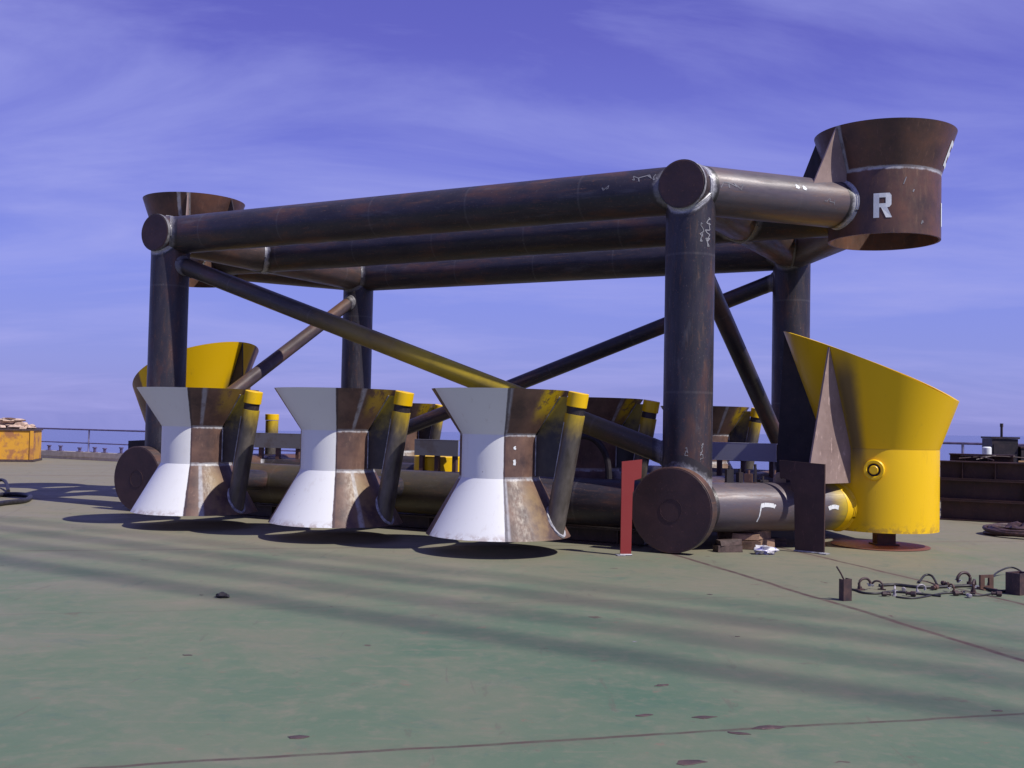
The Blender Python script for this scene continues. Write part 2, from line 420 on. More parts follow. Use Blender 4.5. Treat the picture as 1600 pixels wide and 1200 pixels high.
# long scrape marks
sc_ = g.noise(g.vec((.35, 4.5, 1), (0, 0, 0), world=True), 2.2, 6, .7, .4)
c = g.mix(g.step(sc_, .60, .68, 0, .35), c, (.20, .175, .135))
sc2 = g.noise(g.vec((3.2, .5, 1), (4, 0, 0), world=True), 2.0, 6, .7, .8)
c = g.mix(g.step(sc2, .62, .68, 0, .32), c, (.105, .085, .075))
c = g.mix(g.step(g.noise(g.vec((1, 1, 1), (7, 3, 0), world=True), 1.6, 6, .7), .63, .70, 0, .5), c, (.12, .085, .075))
# welded plate seams, a square grid of steel plates
ux, uy = .966, .257
un = g.math('ADD', g.math('MULTIPLY', x, ux), g.math('MULTIPLY', y, uy))
vn = g.math('ADD', g.math('MULTIPLY', x, -uy), g.math('MULTIPLY', y, ux))
wobn = g.math('MULTIPLY', g.math('SUBTRACT', g.noise(P, 1.2, 3, .5), .5), .10)
for (s_, c0, st, wd) in ((un, 5.51, .95, .050), (un, 7.31, .95, .045), (un, -3.3, .18, .02), (vn, 5.26, .8, .026), (vn, 13.65, .55, .03), (vn, 30.4, .7, .07), (vn, 36.6, .6, .08), (vn, 22.0, .5, .05), (un, 12.9, .6, .03), (vn, 9.35, .28, .015), (un, -8.5, .5, .03)):
    d = g.math('ABSOLUTE', g.math('ADD', g.math('SUBTRACT', s_, c0), wobn if wd > .018 else g.math('MULTIPLY', wobn, .7)))
    k = g.math('MULTIPLY', g.step(d, wd, wd*.3, 0, st), g.step(fine, .3, .6, .45, 1))
    c = g.mix(k, c, (.065, .035, .038))
    k2 = g.math('MULTIPLY', g.step(d, wd*6, wd, 0, st*.3), g.step(medn, .4, .65))
    c = g.mix(k2, c, (.16, .10, .085))
hh = g.math('ADD', g.math('MULTIPLY', fine, .6), g.math('MULTIPLY', gr, .2))
g.bump(hh, .006, .4)
M_deck = g.done(c, g.step(medn, .3, .7, .62, .85), 0.0, .3)

EDGE = 13.5   # deck edge, across
b = MB()
c0, c1, c2, c3 = T(60, EDGE), T(-60, EDGE), T(-60, -50), T(60, -50)
b.v = [c0, c1, c2, c3]+[p-V((0, 0, 3.6)) for p in (c0, c1, c2, c3)]
b.f = [(0, 3, 2, 1), (0, 1, 5, 4), (1, 2, 6, 5), (2, 3, 7, 6), (3, 0, 4, 7), (4, 5, 6, 7)]
tag(b.build('deck', M_deck, smooth=0), kind='structure')

def ray(px, py):
    a = px-800; bb = 600-py
    d = F*1678.6+RX*a+UY*bb; return d.normalized()
g = G('sea_water')
P = g.vec((1, 1, 1), world=True)
nn = g.noise(P, .6, 6, .6); n5 = g.noise(P, .02, 5, .6)
g.bump(g.math('ADD', nn, g.math('MULTIPLY', n5, 2)), .12, .6)
M_sea = g.done(g.mix(n5, (.07, .09, .22), (.09, .11, .26)), .22, 0, .5)
ra, rb = ray(150, 670.5), ray(1500, 680)
nrm = rb.cross(ra).normalized()
if nrm.z < 0: nrm = -nrm
b = MB(); seg = 96
q = nrm.to_track_quat('Z', 'Y').to_matrix().to_4x4(); q.translation = V((0, 0, -3.0))
vs = [(0, 0, 0)]; fs = []
for r_ in (60, 400, 2500, 14000):
    vs += [(r_*math.cos(2*math.pi*i/seg), r_*math.sin(2*math.pi*i/seg), 0) for i in range(seg)]
fs += [(0, 1+i, 1+(i+1) % seg) for i in range(seg)]
for k in range(3): fs += [(1+k*seg+i, 1+(k+1)*seg+i, 1+(k+1)*seg+(i+1) % seg, 1+k*seg+(i+1) % seg) for i in range(seg)]
b.add(vs, fs); tag(b.build('sea', M_sea, None, q, smooth=0), kind='structure')

# ------------------------------------------------------------ the steel frame
root = empty('steel_frame', T(L/2, W/2, 0), math.pi-TH)
tag(root, 'huge dark tubular steel frame with white, brown and yellow guide funnels, on the green deck', 'steel frame')
RC = .324
def saddle(p, d, r, a, ad, RR, seg=40, grow=0.0):
    """points where a branch cylinder (p,d,r) leaves a main cylinder (a,ad,RR)"""
    M = frame_of(p, p+d); X = M.col[0].to_3d(); Y = M.col[1].to_3d(); out = []
    for k in range(seg):
        ph = 2*math.pi*k/seg; n_ = X*math.cos(ph)+Y*math.sin(ph); q = p+n_*r
        qa = q-a; qp = qa-ad*qa.dot(ad); dp = d-ad*d.dot(ad)
        A = dp.dot(dp); B = 2*qp.dot(dp); C_ = qp.dot(qp)-RR*RR; D = B*B-4*A*C_
        t = (-B+math.sqrt(D))/(2*A) if D > 0 and A > 1e-9 else (-B/(2*A) if A > 1e-9 else 0)
        out.append((q+d*t, n_, t))
    return out
def weld(parent, p, d, r, a, ad, RR, mat=None, wd=.07):
    d = d.normalized(); ad = ad.normalized(); s = saddle(p, d, r, a, ad, RR, 56); N = len(s); b = MB(); wd *= 2.2
    b.sweep([q+n_*(.004+.004*random.random()) for q, n_, t in s], .019, 6, True, 1)
    b.sweep([q+n_*.002+d*(.022+.006*random.random()) for q, n_, t in s], .013, 6, True, 1)
    fade = [1.0]*len(b.v)
    rows = ((0, 1), (.4, .8), (.75, .35), (1, -.2)); vs = []
    for q, n_, t in s:
        for (u, f_) in rows: vs.append(q+n_*.003+d*(wd*u)); fade.append(f_)
    R_ = len(rows); fs = []
    for i in range(N):
        j = (i+1) % N
        for k in range(R_-1): fs.append((i*R_+k, j*R_+k, j*R_+k+1, i*R_+k+1))
    b.add(vs, fs)
    I = WM[parent].inverted(); b.v = [I @ v for v in b.v]
    mt = {M_weld: M_wf, None: M_wf_s, M_weld_s: M_wf_s}.get(mat, mat)
    o = b.build('weld_seam', mt, parent, WM[parent])
    at_ = o.data.attributes.new('fade', 'FLOAT', 'POINT')
    for i, f_ in enumerate(fade): at_.data[i].value = f_
    return o
def tube(name, p, q, r, mat, parent=root, seg=56, ch=.004):
    M = frame_of(p, q); b = MB(); b.cyl(r, 0, (q-p).length, None, seg, ch=ch)
    return b.build(name, mat, parent, M)
ZV = V((0, 0, 1))
mats_col = {}
# columns
cols = {}
for nm, t, a in (('FR', 0, 0), ('FL', L, 0), ('BR', 0, W), ('BL', L, W)):
    o = tube('column', T(t, a, ZB), T(t, a, ZT-.05), RC, M_tube); cols[nm] = o
    weld(o, T(t, a, ZT), -ZV, RC, T(t, a, ZT), TR, .315, M_weld if nm[0] == 'F' else M_weld_s, .05)
    weld(o, T(t, a, ZB), ZV, RC, T(t, a, ZB), TR, .36, M_weld if nm == 'FR' else M_weld_s, .15 if nm == 'FR' else .06)
# transverse beams, top
for t in (0, L):
    o = tube('transverse_beam', T(t, -.3742, ZT), T(t, W+.35, ZT), .315, M_tube2)
    e = MB(); e.cyl(.300, -.006, .001, None, 48, ch=.002); e.build('end_plate', M_disc, o, frame_of(T(t, -.3742, ZT), T(t, 1, ZT)))
    e = MB(); e.rev([(.318, .0), (.321, .012), (.321, .045), (.318, .06)], 48); e.build('edge_ring', M_weld if t == 0 else M_weld_s, o, frame_of(T(t, -.3742, ZT), T(t, 1, ZT)))
# transverse beams, bottom, with big end cans
for t in (0, L):
    o = tube('transverse_beam', T(t, -.42, ZB), T(t, W+.42, ZB), .36, M_tube2)
    for a0, a1 in ((-.588, -.40), (W+.40, W+.588)):
        k = tube('end_can', T(t, a0, ZB), T(t, a1, ZB), .543, M_tube2, o)
        aa = a0 if a0 < 0 else a1; sg = 1 if a0 < 0 else -1
        e = MB(); e.cyl(.525, -.008, .001, None, 56, ch=.003)
        e.rev([(.14, -.012), (.14, -.007), (.147, -.007), (.147, -.012)], 40)
        e.build('end_plate', M_disc, o, frame_of(T(t, aa, ZB), T(t, aa+sg, ZB)))
# chords, top and bottom
AM = 2.6
chords = []
for z, r_ in ((ZT, .324), (ZB, .324)):
    for a in (0, W):
        ov = [(1.2, 9.6, .3)] if (z == ZB and a == 0) else None
        mt = tube_steel('chord_steel', ov, spray=(.18, .145, .05)) if ov else M_tube
        o = tube('chord', T(0, a, z), T(L, a, z), r_, mt); chords.append(o)
        for t, s_ in ((0, 1), (L, -1)):
            weld(o, T(t, a, z), LO*s_, r_, T(t, a, z), TR, .315 if z == ZT else .36)
    o = tube('chord', T(-1.39, AM-.2, z), T(L+1.39, AM-.2, z), r_-.004, M_tube)
    if True:
        for t, s_ in ((0, 1), (L, -1), (0, -1), (L, 1)):
            weld(o, T(t, AM-.2, z), LO*s_, r_, T(t, AM-.2, z), TR, .315 if z == ZT else .34, M_weld if (t == L and s_ < 0) else None)
# diagonal braces
def brace(p, q, r, ma, mb_, mat=M_tube):
    d = (q-p).normalized(); o = tube('diagonal_brace', p, q, r, mat)
    weld(o, p, d, r, ma[0], ma[1], ma[2]); weld(o, q, -d, r, mb_[0], mb_[1], mb_[2]); return o
Mb1 = tube_steel('brace_oversprayed', [(2.6, 9.4, .35), (4.6, 8.0, .9)], mid=(.06, .05, .04))
# front face: top left to bottom right
brace(T(L-.05, 0, ZT-.45), T(.1, 0, ZB+.62), .145, (T(L, 0, 0), ZV, RC), (T(0, 0, 0), ZV, RC), Mb1)
# back face: bottom left to top right
brace(T(L-.05, W, ZB+.45), T(.1, W, ZT-.45), .145, (T(L, W, 0), ZV, RC), (T(0, W, 0), ZV, RC))
# left face: back top to front bottom ; right face: front top to back bottom
brace(T(L, W-.05, ZT-.45), T(L, .1, ZB+.62), .13, (T(L, W, 0), ZV, RC), (T(L, 0, 0), ZV, RC), M_tube2)
o = brace(T(0, .05, ZT-.75), T(0, W-.1, ZB+.45), .13, (T(0, 0, 0), ZV, RC), (T(0, W, 0), ZV, RC))

# corner sleeves outboard of each end
SR = V((5.24, 15.18, 0)); SL = V((-6.47, 21.5, 0))
SLOPE = .365
SLT = .34
TOPR = (5.19, 5.80)
TOPL = (5.25, 5.93)
def corner_sleeve(c, z0, zj, ztop, mat, cut=None, name='pile_sleeve', lab=None):
    """cylinder with a flared top; cut = (direction towards the frame, rise)"""
    th = .03; r = .76; b = MB(); seg = 96
    n_cyl = [(r, z0), (r, zj)]
    def zf(a, rr, z):
        if rr < 0:      # flare top marker
            h = ztop
            if cut:
                dx = cut[0].x*math.cos(a)+cut[0].y*math.sin(a)
                h = zj+(cut[1]+cut[2]*dx)
            r2 = r+(SLOPE if cut else SLT)*(h-zj)
            return (r2 if rr == -1 else r2-th), h
        return rr, z
    b.rev([(r, z0), (r, zj), (-1, 0), (-2, 0), (r-th, zj), (r-th, z0)], seg, None, zf)
    M = Matrix.Translation(c)
    o = b.build(name, mat, root, M, smooth=12)
    if lab: o['label'] = lab
    return o
m_up_r = sleeve_mat('rust_sleeve_right', 5.19, [-58])
m_up_l = sleeve_mat('rust_sleeve_left', 5.25, [10, -1])
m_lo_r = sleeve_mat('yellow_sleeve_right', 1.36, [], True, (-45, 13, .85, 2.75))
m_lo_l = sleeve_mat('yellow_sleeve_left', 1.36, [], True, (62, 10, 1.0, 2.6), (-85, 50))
sl_ur = corner_sleeve(SR, 4.29, TOPR[0], TOPR[1], m_up_r, lab='rusty upper sleeve marked R')
sl_ul = corner_sleeve(SL, 4.30, TOPL[0], TOPL[1], m_up_l)
sl_lr = corner_sleeve(SR, .235, 1.36, 2.6, m_lo_r, cut=(Matrix.Rotation(R(1), 3, 'Z') @ LO, 1.17, .50), lab='bright yellow lower sleeve with a boss ring')
sl_ll = corner_sleeve(SL, .235, 1.36, 2.6, m_lo_l, cut=(-LO, 1.17, .55), lab='yellow lower sleeve at the far left')

def gusset(parent, c, az_dir, prof, ztube, rout, mat, th=.025):
    """radial plate outside the sleeve: prof = [(r,z)...] along the sleeve from the rim down"""
    d = az_dir.normalized(); M = Matrix.Identity(4)
    for i in range(3): M[i][0] = d[i]
    yv = ZV.cross(d)
    for i in range(3): M[i][1] = yv[i]; M[i][3] = c[i]
    poly = [(r_, z_) for r_, z_ in prof]+[(prof[-1][0], ztube), (rout, ztube)]
    b = MB(); b.prism(poly, th); return b.build('gusset_plate', mat, parent, M)
def outriggers(c, side, z, sl, top):
    t0 = 0 if side > 0 else L
    for a in (0, W):
        p = T(t0, a, z); q = V((c.x, c.y, z)); d = (q-p).normalized()
        ln = (q-p).length
        mat = tube_steel('outrigger_steel', None if top else [(ln-1.12, ln-.2, .95)], dark=(.045, .04, .05), mid=(.11, .092, .11), rust=(.15, .10, .09)) if side > 0 else M_tube2
        o = tube('outrigger_beam', p, q-d*.745, .325, mat, ch=0)
        weld(o, p, d, .325, p, TR, .315 if z == ZT else .36, M_weld if (a == 0 and side > 0 and top) else None, .06)
        weld(o, q, -d, .325, q, ZV, .76, (M_weld if top else M_yellow) if a == 0 and side > 0 else None, .06)
        # plate above the tube up to the sleeve rim
        dd = -d
        if top:
            zj, rim = TOPR if side > 0 else TOPL
        else:
            cd = LO if side > 0 else -LO
            rim = 1.36+1.17+.55*dd.dot(cd); zj = 1.36
        sp_ = SLT if top else SLOPE
        rr = .76+sp_*(rim-zj)
        if a == 0 and side > 0:
            fa = R(-60 if top else -52); dd = V((math.sin(fa), -math.cos(fa), 0))
            rim = TOPR[1] if top else 1.36+1.17+.50*dd.dot(Matrix.Rotation(R(1), 3, 'Z') @ cd)
            rr = .76+sp_*(rim-zj)
        gusset(sl, c, dd, [(rr, rim-.02), (.765, zj)], z+((.20 if top else .335) if a == 0 and side > 0 else .30), (1.39 if top else 1.72) if a == 0 and side > 0 else 1.2, M_plate_l if a == 0 else M_plate)
    # plate above the middle chord
    dd = (LO if side > 0 else -LO)
    zj, rim = (TOPR if side > 0 else TOPL) if top else (1.36, 1.36+1.17+.55)
    rr = .76+(SLT if top else SLOPE)*(rim-zj)
    gusset(sl, c, dd, [(rr, rim-.02), (.765, zj)], z+.30, 1.25 if top else 1.5, M_dark)  # dark plate colour takes in the shade this fin stands in
outriggers(SR, 1, ZT, sl_ur, True); outriggers(SL, -1, ZT, sl_ul, True)
outriggers(SR, 1, ZB, sl_lr, False); outriggers(SL, -1, ZB, sl_ll, False)
# boss ring on the yellow sleeve
def on_sleeve(c, azdeg, z, r):      # matrix, local Z outward; az from -Y towards +X
    a = R(azdeg); d = V((math.sin(a), -math.cos(a), 0)); p = V((c.x, c.y, z))+d*r
    return frame_of(p, p+d)
Mx = on_sleeve(SR, -26.5, 1.08, .75)
b = MB(); b.rev([(.088, 0), (.14, 0), (.14, .045), (.128, .06), (.098, .06), (.088, .05)], 36)
b.build('boss_ring', M_yellow, sl_lr, Mx)
b = MB(); b.cyl(.060, 0, .07, None, 28, ch=.008); b.build('boss_plug', M_yellow, sl_lr, Mx)
b = MB(); b.cyl(.0875, 0, .018, None, 28); b.build('boss_shade_disc', M_dark, sl_lr, Mx)  # dark disc paints the shade inside the boss ring
b = MB(); b.box(-.13, .13, -.1, .1, .02, .24); b.box(-.17, .17, -.14, .14, .012, .035)
b.build('support_leg', M_disc, sl_lr, Matrix.Translation(SR+V((.02, -.05, 0))))
# white stencil letters, wrapped on the sleeve
LET = {'R': [[(0, 0), (.32, 0), (.32, 1), (0, 1)], [(.32, .82), (.68, .82), (.68, 1), (.32, 1)], [(.32, .42), (.68, .42), (.68, .58), (.32, .58)],
             [(.68, .42), (.88, .42), (1, .52), (1, .9), (.9, 1), (.68, 1)], [(.42, .42), (.76, .42), (1.04, 0), (.70, 0)]],
       'E': [[(0, 0), (.3, 0), (.3, 1), (0, 1)], [(.3, 0), (1, 0), (1, .18), (.3, .18)], [(.3, .42), (.85, .42), (.85, .6), (.3, .6)], [(.3, .82), (1, .82), (1, 1), (.3, 1)]],
       'F': [[(0, 0), (.3, 0), (.3, 1), (0, 1)], [(.3, .42), (.85, .42), (.85, .6), (.3, .6)], [(.3, .82), (1, .82), (1, 1), (.3, 1)]]}
def letter(ch, c, az, z, w_, h_, rf, parent):
    b = MB()
    for poly in LET[ch]:
        vs = []
        for (u, v_) in poly:
            zz = z+(v_-.5)*h_; r_ = rf(zz)+.006; a = R(az)+(u-.5)*w_/r_
            vs.append(V((math.sin(a)*r_, -math.cos(a)*r_, zz)))
        b.add(vs, [tuple(range(len(vs)))])
    b.build('stencil_letter', M_white, parent, Matrix.Translation(c), smooth=0)
rc = lambda z: .76 if z < 5.19 else .76+SLT*(z-5.19)
letter('R', SR, -20.5, 4.665, .232, .335, rc, sl_ur)
letter('E', SR, 64, 5.46, .26, .34, rc, sl_ur)
letter('F', SR, 68, 4.62, .24, .33, rc, sl_ur)
def strokes(parent, Mloc, r, z0, az, sts, wd=.012, mat=None):
    """hand strokes and painted sheen marks on a cylinder of local axis Z; sts = polylines of (u along the girth, v along the axis) in metres"""
    b = MB()
    for pl in sts:
        for (u0, v0), (u1, v1) in zip(pl[:-1], pl[1:]):
            dx, dy = u1-u0, v1-v0; l_ = math.hypot(dx, dy) or 1; nx, ny = -dy/l_*wd/2, dx/l_*wd/2
            vs = []
            for (u, v_) in ((u0-nx, v0-ny), (u0+nx, v0+ny), (u1+nx, v1+ny), (u1-nx, v1-ny)):
                a = az+u/r; rr = r+.0035+random.uniform(0, .0012); vs.append((rr*math.cos(a), rr*math.sin(a), z0+v_))
            b.add(vs, [(0, 1, 2, 3)])
    return b.build('chalk_sheen_mark', mat or M_chalk2, parent, Mloc, smooth=0)
def scrawl(n, w_, h_, sd, up=True):
    rnd = random.Random(sd); out = [[]]
    for k in range(n):
        o_ = k*h_*1.35
        for _ in range(rnd.randint(3, 4)):
            u, v_ = rnd.uniform(0, w_), rnd.uniform(0, h_)
            out[0].append((u, -(o_+v_)) if up else (o_+u, v_))
    return out
Msl = Matrix.Translation(SR)
strokes(sl_ur, Msl, .76, 4.95, R(-90+0), [[(0, 0), (.04, .1)]], .012)
strokes(sl_ur, Msl, .76, 4.85, R(-90+10), [[(0, 0), (.02, .035)]], .018)
strokes(sl_ur, Msl, .76, 4.42, R(-90+20), [[(0, 0), (.02, .05), (.03, .02)]], .02)
cM = frame_of(T(0, 0, ZB), T(0, 0, ZT))
def az_local(M, wd):   # local azimuth of world direction wd
    l = M.to_3x3().inverted() @ wd; return math.atan2(l.y, l.x)
for az, zz, sd, n in ((25, 3.78, 3, 6), (12, 3.70, 8, 4)):
    a = R(az); strokes(cols['FR'], cM, RC, zz, az_local(cM, V((math.sin(a), -math.cos(a), 0))), scrawl(n, .10, .05, sd))
for az, zz, sd, n in ((20, .85, 5, 5), (-16, .80, 9, 3)):
    a = R(az); strokes(cols['FR'], cM, RC, zz, az_local(cM, V((math.sin(a), -math.cos(a), 0))), scrawl(n, .05, .035, sd), .009)
# chalk on the front top chord and outriggers, one smear also painting sheen
fc = chords[0]; Mc = WM[fc]
strokes(fc, Mc, .324, .75, az_local(Mc, -TR+V((0, 0, .3))), scrawl(4, .10, .08, 21), .012)
strokes(fc, Mc, .324, 1.15, az_local(Mc, -TR+V((0, 0, .05))), scrawl(2, .08, .05, 4), .010)
for o_ in root.children:
    if o_.name.startswith('outrigger_beam'):
        Mo = WM[o_]; zc = Mo.translation.z
        if abs(zc-ZT) < .01 and (Mo.translation-T(0, 0, ZT)).length < .1:
            a0 = az_local(Mo, V((.33, -.94, .0)))
            strokes(o_, Mo, .325, .60, az_local(Mo, V((.33, -.94, .25))), scrawl(4, .10, .07, 31), .010)
            strokes(o_, Mo, .325, 2.05, a0, scrawl(3, .08, .05, 12), .009)
            for q_ in ((1.42, .45), (1.53, .42)):
                strokes(o_, Mo, .325, q_[0], az_local(Mo, V((.33, -.94, q_[1]))), [[(0, 0), (.02, .04), (.045, .05), (.03, .0)]], .03, M_white)
        if abs(zc-ZB) < .01 and (Mo.translation-T(0, 0, ZB)).length < .1:
            a1 = az_local(Mo, V((.33, -.94, .12)))
            strokes(o_, Mo, .325, .93, a1, [[(0, 0), (-.012, .05), (-.01, .12), (.0, .19), (.015, .21)]], .055, M_white)
            strokes(o_, Mo, .325, .93, a1, [[(-.01, 0), (.07, -.015), (.14, -.022), (.22, -.04)]], .018, M_white)
            strokes(o_, Mo, .325, 1.98, az_local(Mo, V((.33, -.94, .05))), [[(0.02, 0), (.0, .05), (-.005, .10), (.01, .16)]], .055, M_white)  # white smear, part marking and part painted sheen on the tube

# ------------------------------------------------------------ hourglass pile guides
ZTOP, Z1, Z2, Z0 = 2.02, 1.465, .93, .22
RM, RT, RBt = .505, .875, .905
PAZ = -LO
def pipe_mat(nm):
    g = G(nm); z = g.xyz()[2]
    n = g.noise(g.vec((1, 1, .4)), 6, 5, .65)
    c = g.ramp(n, [(.3, (.045, .040, .042)), (.5, (.09, .080, .080)), (.72, (.16, .14, .13))])
    k = g.step(g.math('ADD', z, g.math('MULTIPLY', g.math('SUBTRACT', n, .5), .5)), .98, 1.50, .02, 1)
    c = g.mix(k, c, (.68, .47, .012))
    g.bump(n, .003, .3)
    return g.done(c, g.step(n, .3, .8, .3, .5), .2)
M_pipe = pipe_mat('guide_pipe_steel')
def gus_mat():
    g = G('guide_gusset_steel'); x, y, z = g.xyz()[:3]; n = g.noise(g.vec(), 6, 5, .65)
    c = g.ramp(n, [(.3, (.022, .020, .026)), (.6, (.045, .04, .042))])
    k = g.step(g.math('ADD', z, g.math('MULTIPLY', g.math('SUBTRACT', n, .5), .9)), 1.35, 1.95, 0, .75)
    c = g.mix(k, c, (.40, .31, .02)); g.bump(n, .003, .3)
    return g.done(c, .42, .1)
M_gus = gus_mat()
def guide(c, seam, dz=0.0, lab=None, spray=.5, white=True):
    mat = guide_mat('guide_steel', seam, Z1, Z2, ZTOP, spray, white)
    t_ = .028; b = MB()
    b.rev([(RBt, Z0), (RM, Z2), (RM, Z1), (RT, ZTOP), (RT-t_, ZTOP), (RM-t_, Z1), (RM-t_, Z2), (RBt-t_, Z0)], 96)
    M0 = Matrix.Translation((c.x, c.y, dz))
    o = b.build('pile_guide', mat, root, M0, smooth=12)
    if lab: o['label'] = lab
    d = PAZ
    p = V((c.x, c.y, dz))+d*.80+ZV*.42; q = V((c.x, c.y, dz))+d*1.03+ZV*1.73
    Mp = frame_of(p, q); ln = (q-p).length; ax = (q-p).normalized(); X_ = Mp.col[0].to_3d(); Y_ = Mp.col[1].to_3d(); cc = V((c.x, c.y, dz)); ns = 32
    hit = []
    for k_ in range(ns):
        n_ = X_*math.cos(2*math.pi*k_/ns)+Y_*math.sin(2*math.pi*k_/ns); s_ = .6
        while s_ > -.2:
            w_ = p+n_*.122+ax*s_-cc; rr_ = math.hypot(w_.x, w_.y)
            if rr_ < RBt-(w_.z-Z0)*(RBt-RM)/(Z2-Z0)+.004 or w_.z < Z0+.02: break
            s_ -= .01
        hit.append((n_, s_))
    b = MB(); b.v = [V((.122*math.cos(2*math.pi*k_/ns), .122*math.sin(2*math.pi*k_/ns), hit[k_][1]-.02)) for k_ in range(ns)]+[V((.122*math.cos(2*math.pi*k_/ns), .122*math.sin(2*math.pi*k_/ns), ln)) for k_ in range(ns)]
    b.f = [(k_, (k_+1) % ns, ns+(k_+1) % ns, ns+k_) for k_ in range(ns)]+[tuple(range(ns, 2*ns))]
    b.build('guide_pipe', M_pipe, o, Mp)
    ax = (q-p).normalized()
    e = MB(); e.cyl(.108, 0, .10, None, 28); e.build('pipe_collar', M_dark, o, frame_of(q, q+ax))
    e = MB(); e.cyl(.126, 0, .175, None, 28, ch=.005); e.build('pipe_cap', M_yellow, o, frame_of(q+ax*.092, q+ax))
    # weld where pipe lands on lower cone, and long weld lines beside the gusset
    b = MB()
    for sg in (-1, 1):
        n_ = ZV.cross(d)*sg
        b.sweep([p-d*.085+n_*.088+ax*.50, q-d*.085+n_*.088-ax*.1], .009, 6, False, 1)
    b.sweep([p+n_*.128+ax*(s_+.004) for n_, s_ in hit], .020, 6, True, 1)
    I = M0.inverted(); b.v = [I @ v for v in b.v]; b.build('weld_seam', M_weld, o, M0)
    # gusset between sleeve and pipe
    M = Matrix.Identity(4); yv = ZV.cross(d)
    for i in range(3): M[i][0] = d[i]; M[i][1] = yv[i]; M[i][3] = M0.translation[i]
    b = MB(); b.prism([(RM-.005, .96), (RM-.005, Z1), (RM+(RT-RM)*.86, Z1+(ZTOP-Z1)*.86), (.93, Z1+(ZTOP-Z1)*.86), (.885, .96)], .022)
    b.build('gusset_plate', M_gus, o, M)
    b = MB()
    b.sweep([(RM+.004, -.012, .965), (RM+.004, -.012, Z1), (RM+(RT-RM)*.86+.004, -.014, Z1+(ZTOP-Z1)*.86)], .011, 6, False, 1)
    b.build('weld_bead', M_weld, o, M)
    return o
def stub(c, a_to, t):   # short arm joining guide and chord
    p = V((c.x, c.y, ZB+.15)); q = T(t, a_to, ZB+.05); d = (q-p).normalized()
    return tube('guide_arm', p+d*.4, q, .16, M_tube)
def glint_dabs(o):  # white dabs paint specular splotches on the guide waist
    Mo = WM[o]
    for z_, sz_ in ((1.29, .035), (1.10, .065)):
        strokes(o, Mo, RM, z_, R(-90+21), [[(0, 0), (.006, sz_*.6), (-.004, sz_)]], .032, M_white)
seams = [8, 31, 22]
labs = ['nearest white and brown hourglass guide, between the others and the red bracket', 'middle white and brown hourglass guide of the front row', 'leftmost white and brown hourglass guide of the front row']
for k, (t, a) in enumerate(((1.87, -1.7), (4.40, -1.7), (7.0, -1.7))):
    c = T(t, a); go_ = guide(c, seams[k], 0, labs[k], (1, .45, .3)[k]); (glint_dabs(go_) if k == 0 else None); stub(c, 0, t)
for k, (t, a, s_) in enumerate(((2.28, 1.83, 34), (2.12, 7.15, 20), (9.4, 7.15, 15), (6.3, 7.15, 15))):
    c = T(t, a)
    if k == 3: continue
    guide(c, s_, 0, None, .9, False); stub(c, 2.4 if k == 0 else W, t)
# yellow drum section under the grey beam, and a capped stand pipe beside the left guide
def at(px, py, Y):
    d = ray(px, py); return V((0, 0, CAMH))+d*(Y/d.y)
c = at(692, 735, 18.6); b = MB(); b.cyl(.5, .75, 1.02, None, 48, ch=.01)
b.build('pipe_stop', M_yellow, root, Matrix.Translation((c.x, c.y, 0)))
c = at(425, 660, 22.0); b = MB(); b.cyl(.13, 0, 1.37, None, 24); o = b.build('stand_pipe', M_pipe, root, Matrix.Translation((c.x, c.y, .2)))
b = MB(); b.cyl(.14, 1.375, 1.50, None, 24, ch=.006); b.build('pipe_cap', M_yellow, o, WM[o])
# grey channel beams on brackets on the middle chord
M_grey = paint('grey_steel', (.17, .165, .175), .5, (.1, .07, .05), .5, .5)
M_lgrey = paint('light_steel', (.42, .42, .50), .5, (.3, .2, .15), .5, .6)
for k, (xa, xb, ya, yb, Y, m_) in enumerate(((398, 470, 677, 700, 20.3, M_grey), (648, 716, 687, 712, 18.0, M_grey), (1112, 1213, 692, 720, 17.2, M_lgrey))):
    p = at(xa, (ya+yb)/2, Y+ (xb-xa)*.0025); q = at(xb, (ya+yb)/2, Y-(xb-xa)*.0025); h2 = (yb-ya)/2*Y/1678
    q.z = p.z = (p.z+q.z)/2
    d = (q-p); Lc = d.length; Mx = Matrix.Translation(p) @ Matrix.Rotation(math.atan2(d.y, d.x), 4, 'Z')
    b = MB(); b.box(0, Lc, -.01, .01, -h2+.012, h2-.012); b.box(0, Lc, -.011, .12, h2-.012, h2); b.box(0, Lc, -.011, .12, -h2, -h2+.012)
    o = b.build('channel_beam', m_, root, Mx, smooth=0)
    zb_ = ZB+.2-p.z
    for xx in (.08, Lc*.45, Lc-.12):
        e = MB(); e.box(xx, xx+.07, .02, .10, zb_, -h2); e.box(xx-.05, xx+.12, .0, .12, zb_, zb_+.03); e.build('beam_post', M_plate, o, Mx, smooth=0)
p_ = T(2.28, 1.83)+V((-.1, -.75, 0))
b = MB(); b.sweep([(-.42, 0, .5), (-.36, 0, 1.15), (-.18, 0, 1.42), (.08, 0, 1.38), (.26, 0, 1.1), (.30, 0, .6)], .05, 10, False, 6)
b.build('slack_hose', M_dark, root, Matrix.Translation((p_.x+.1, p_.y, 0)))
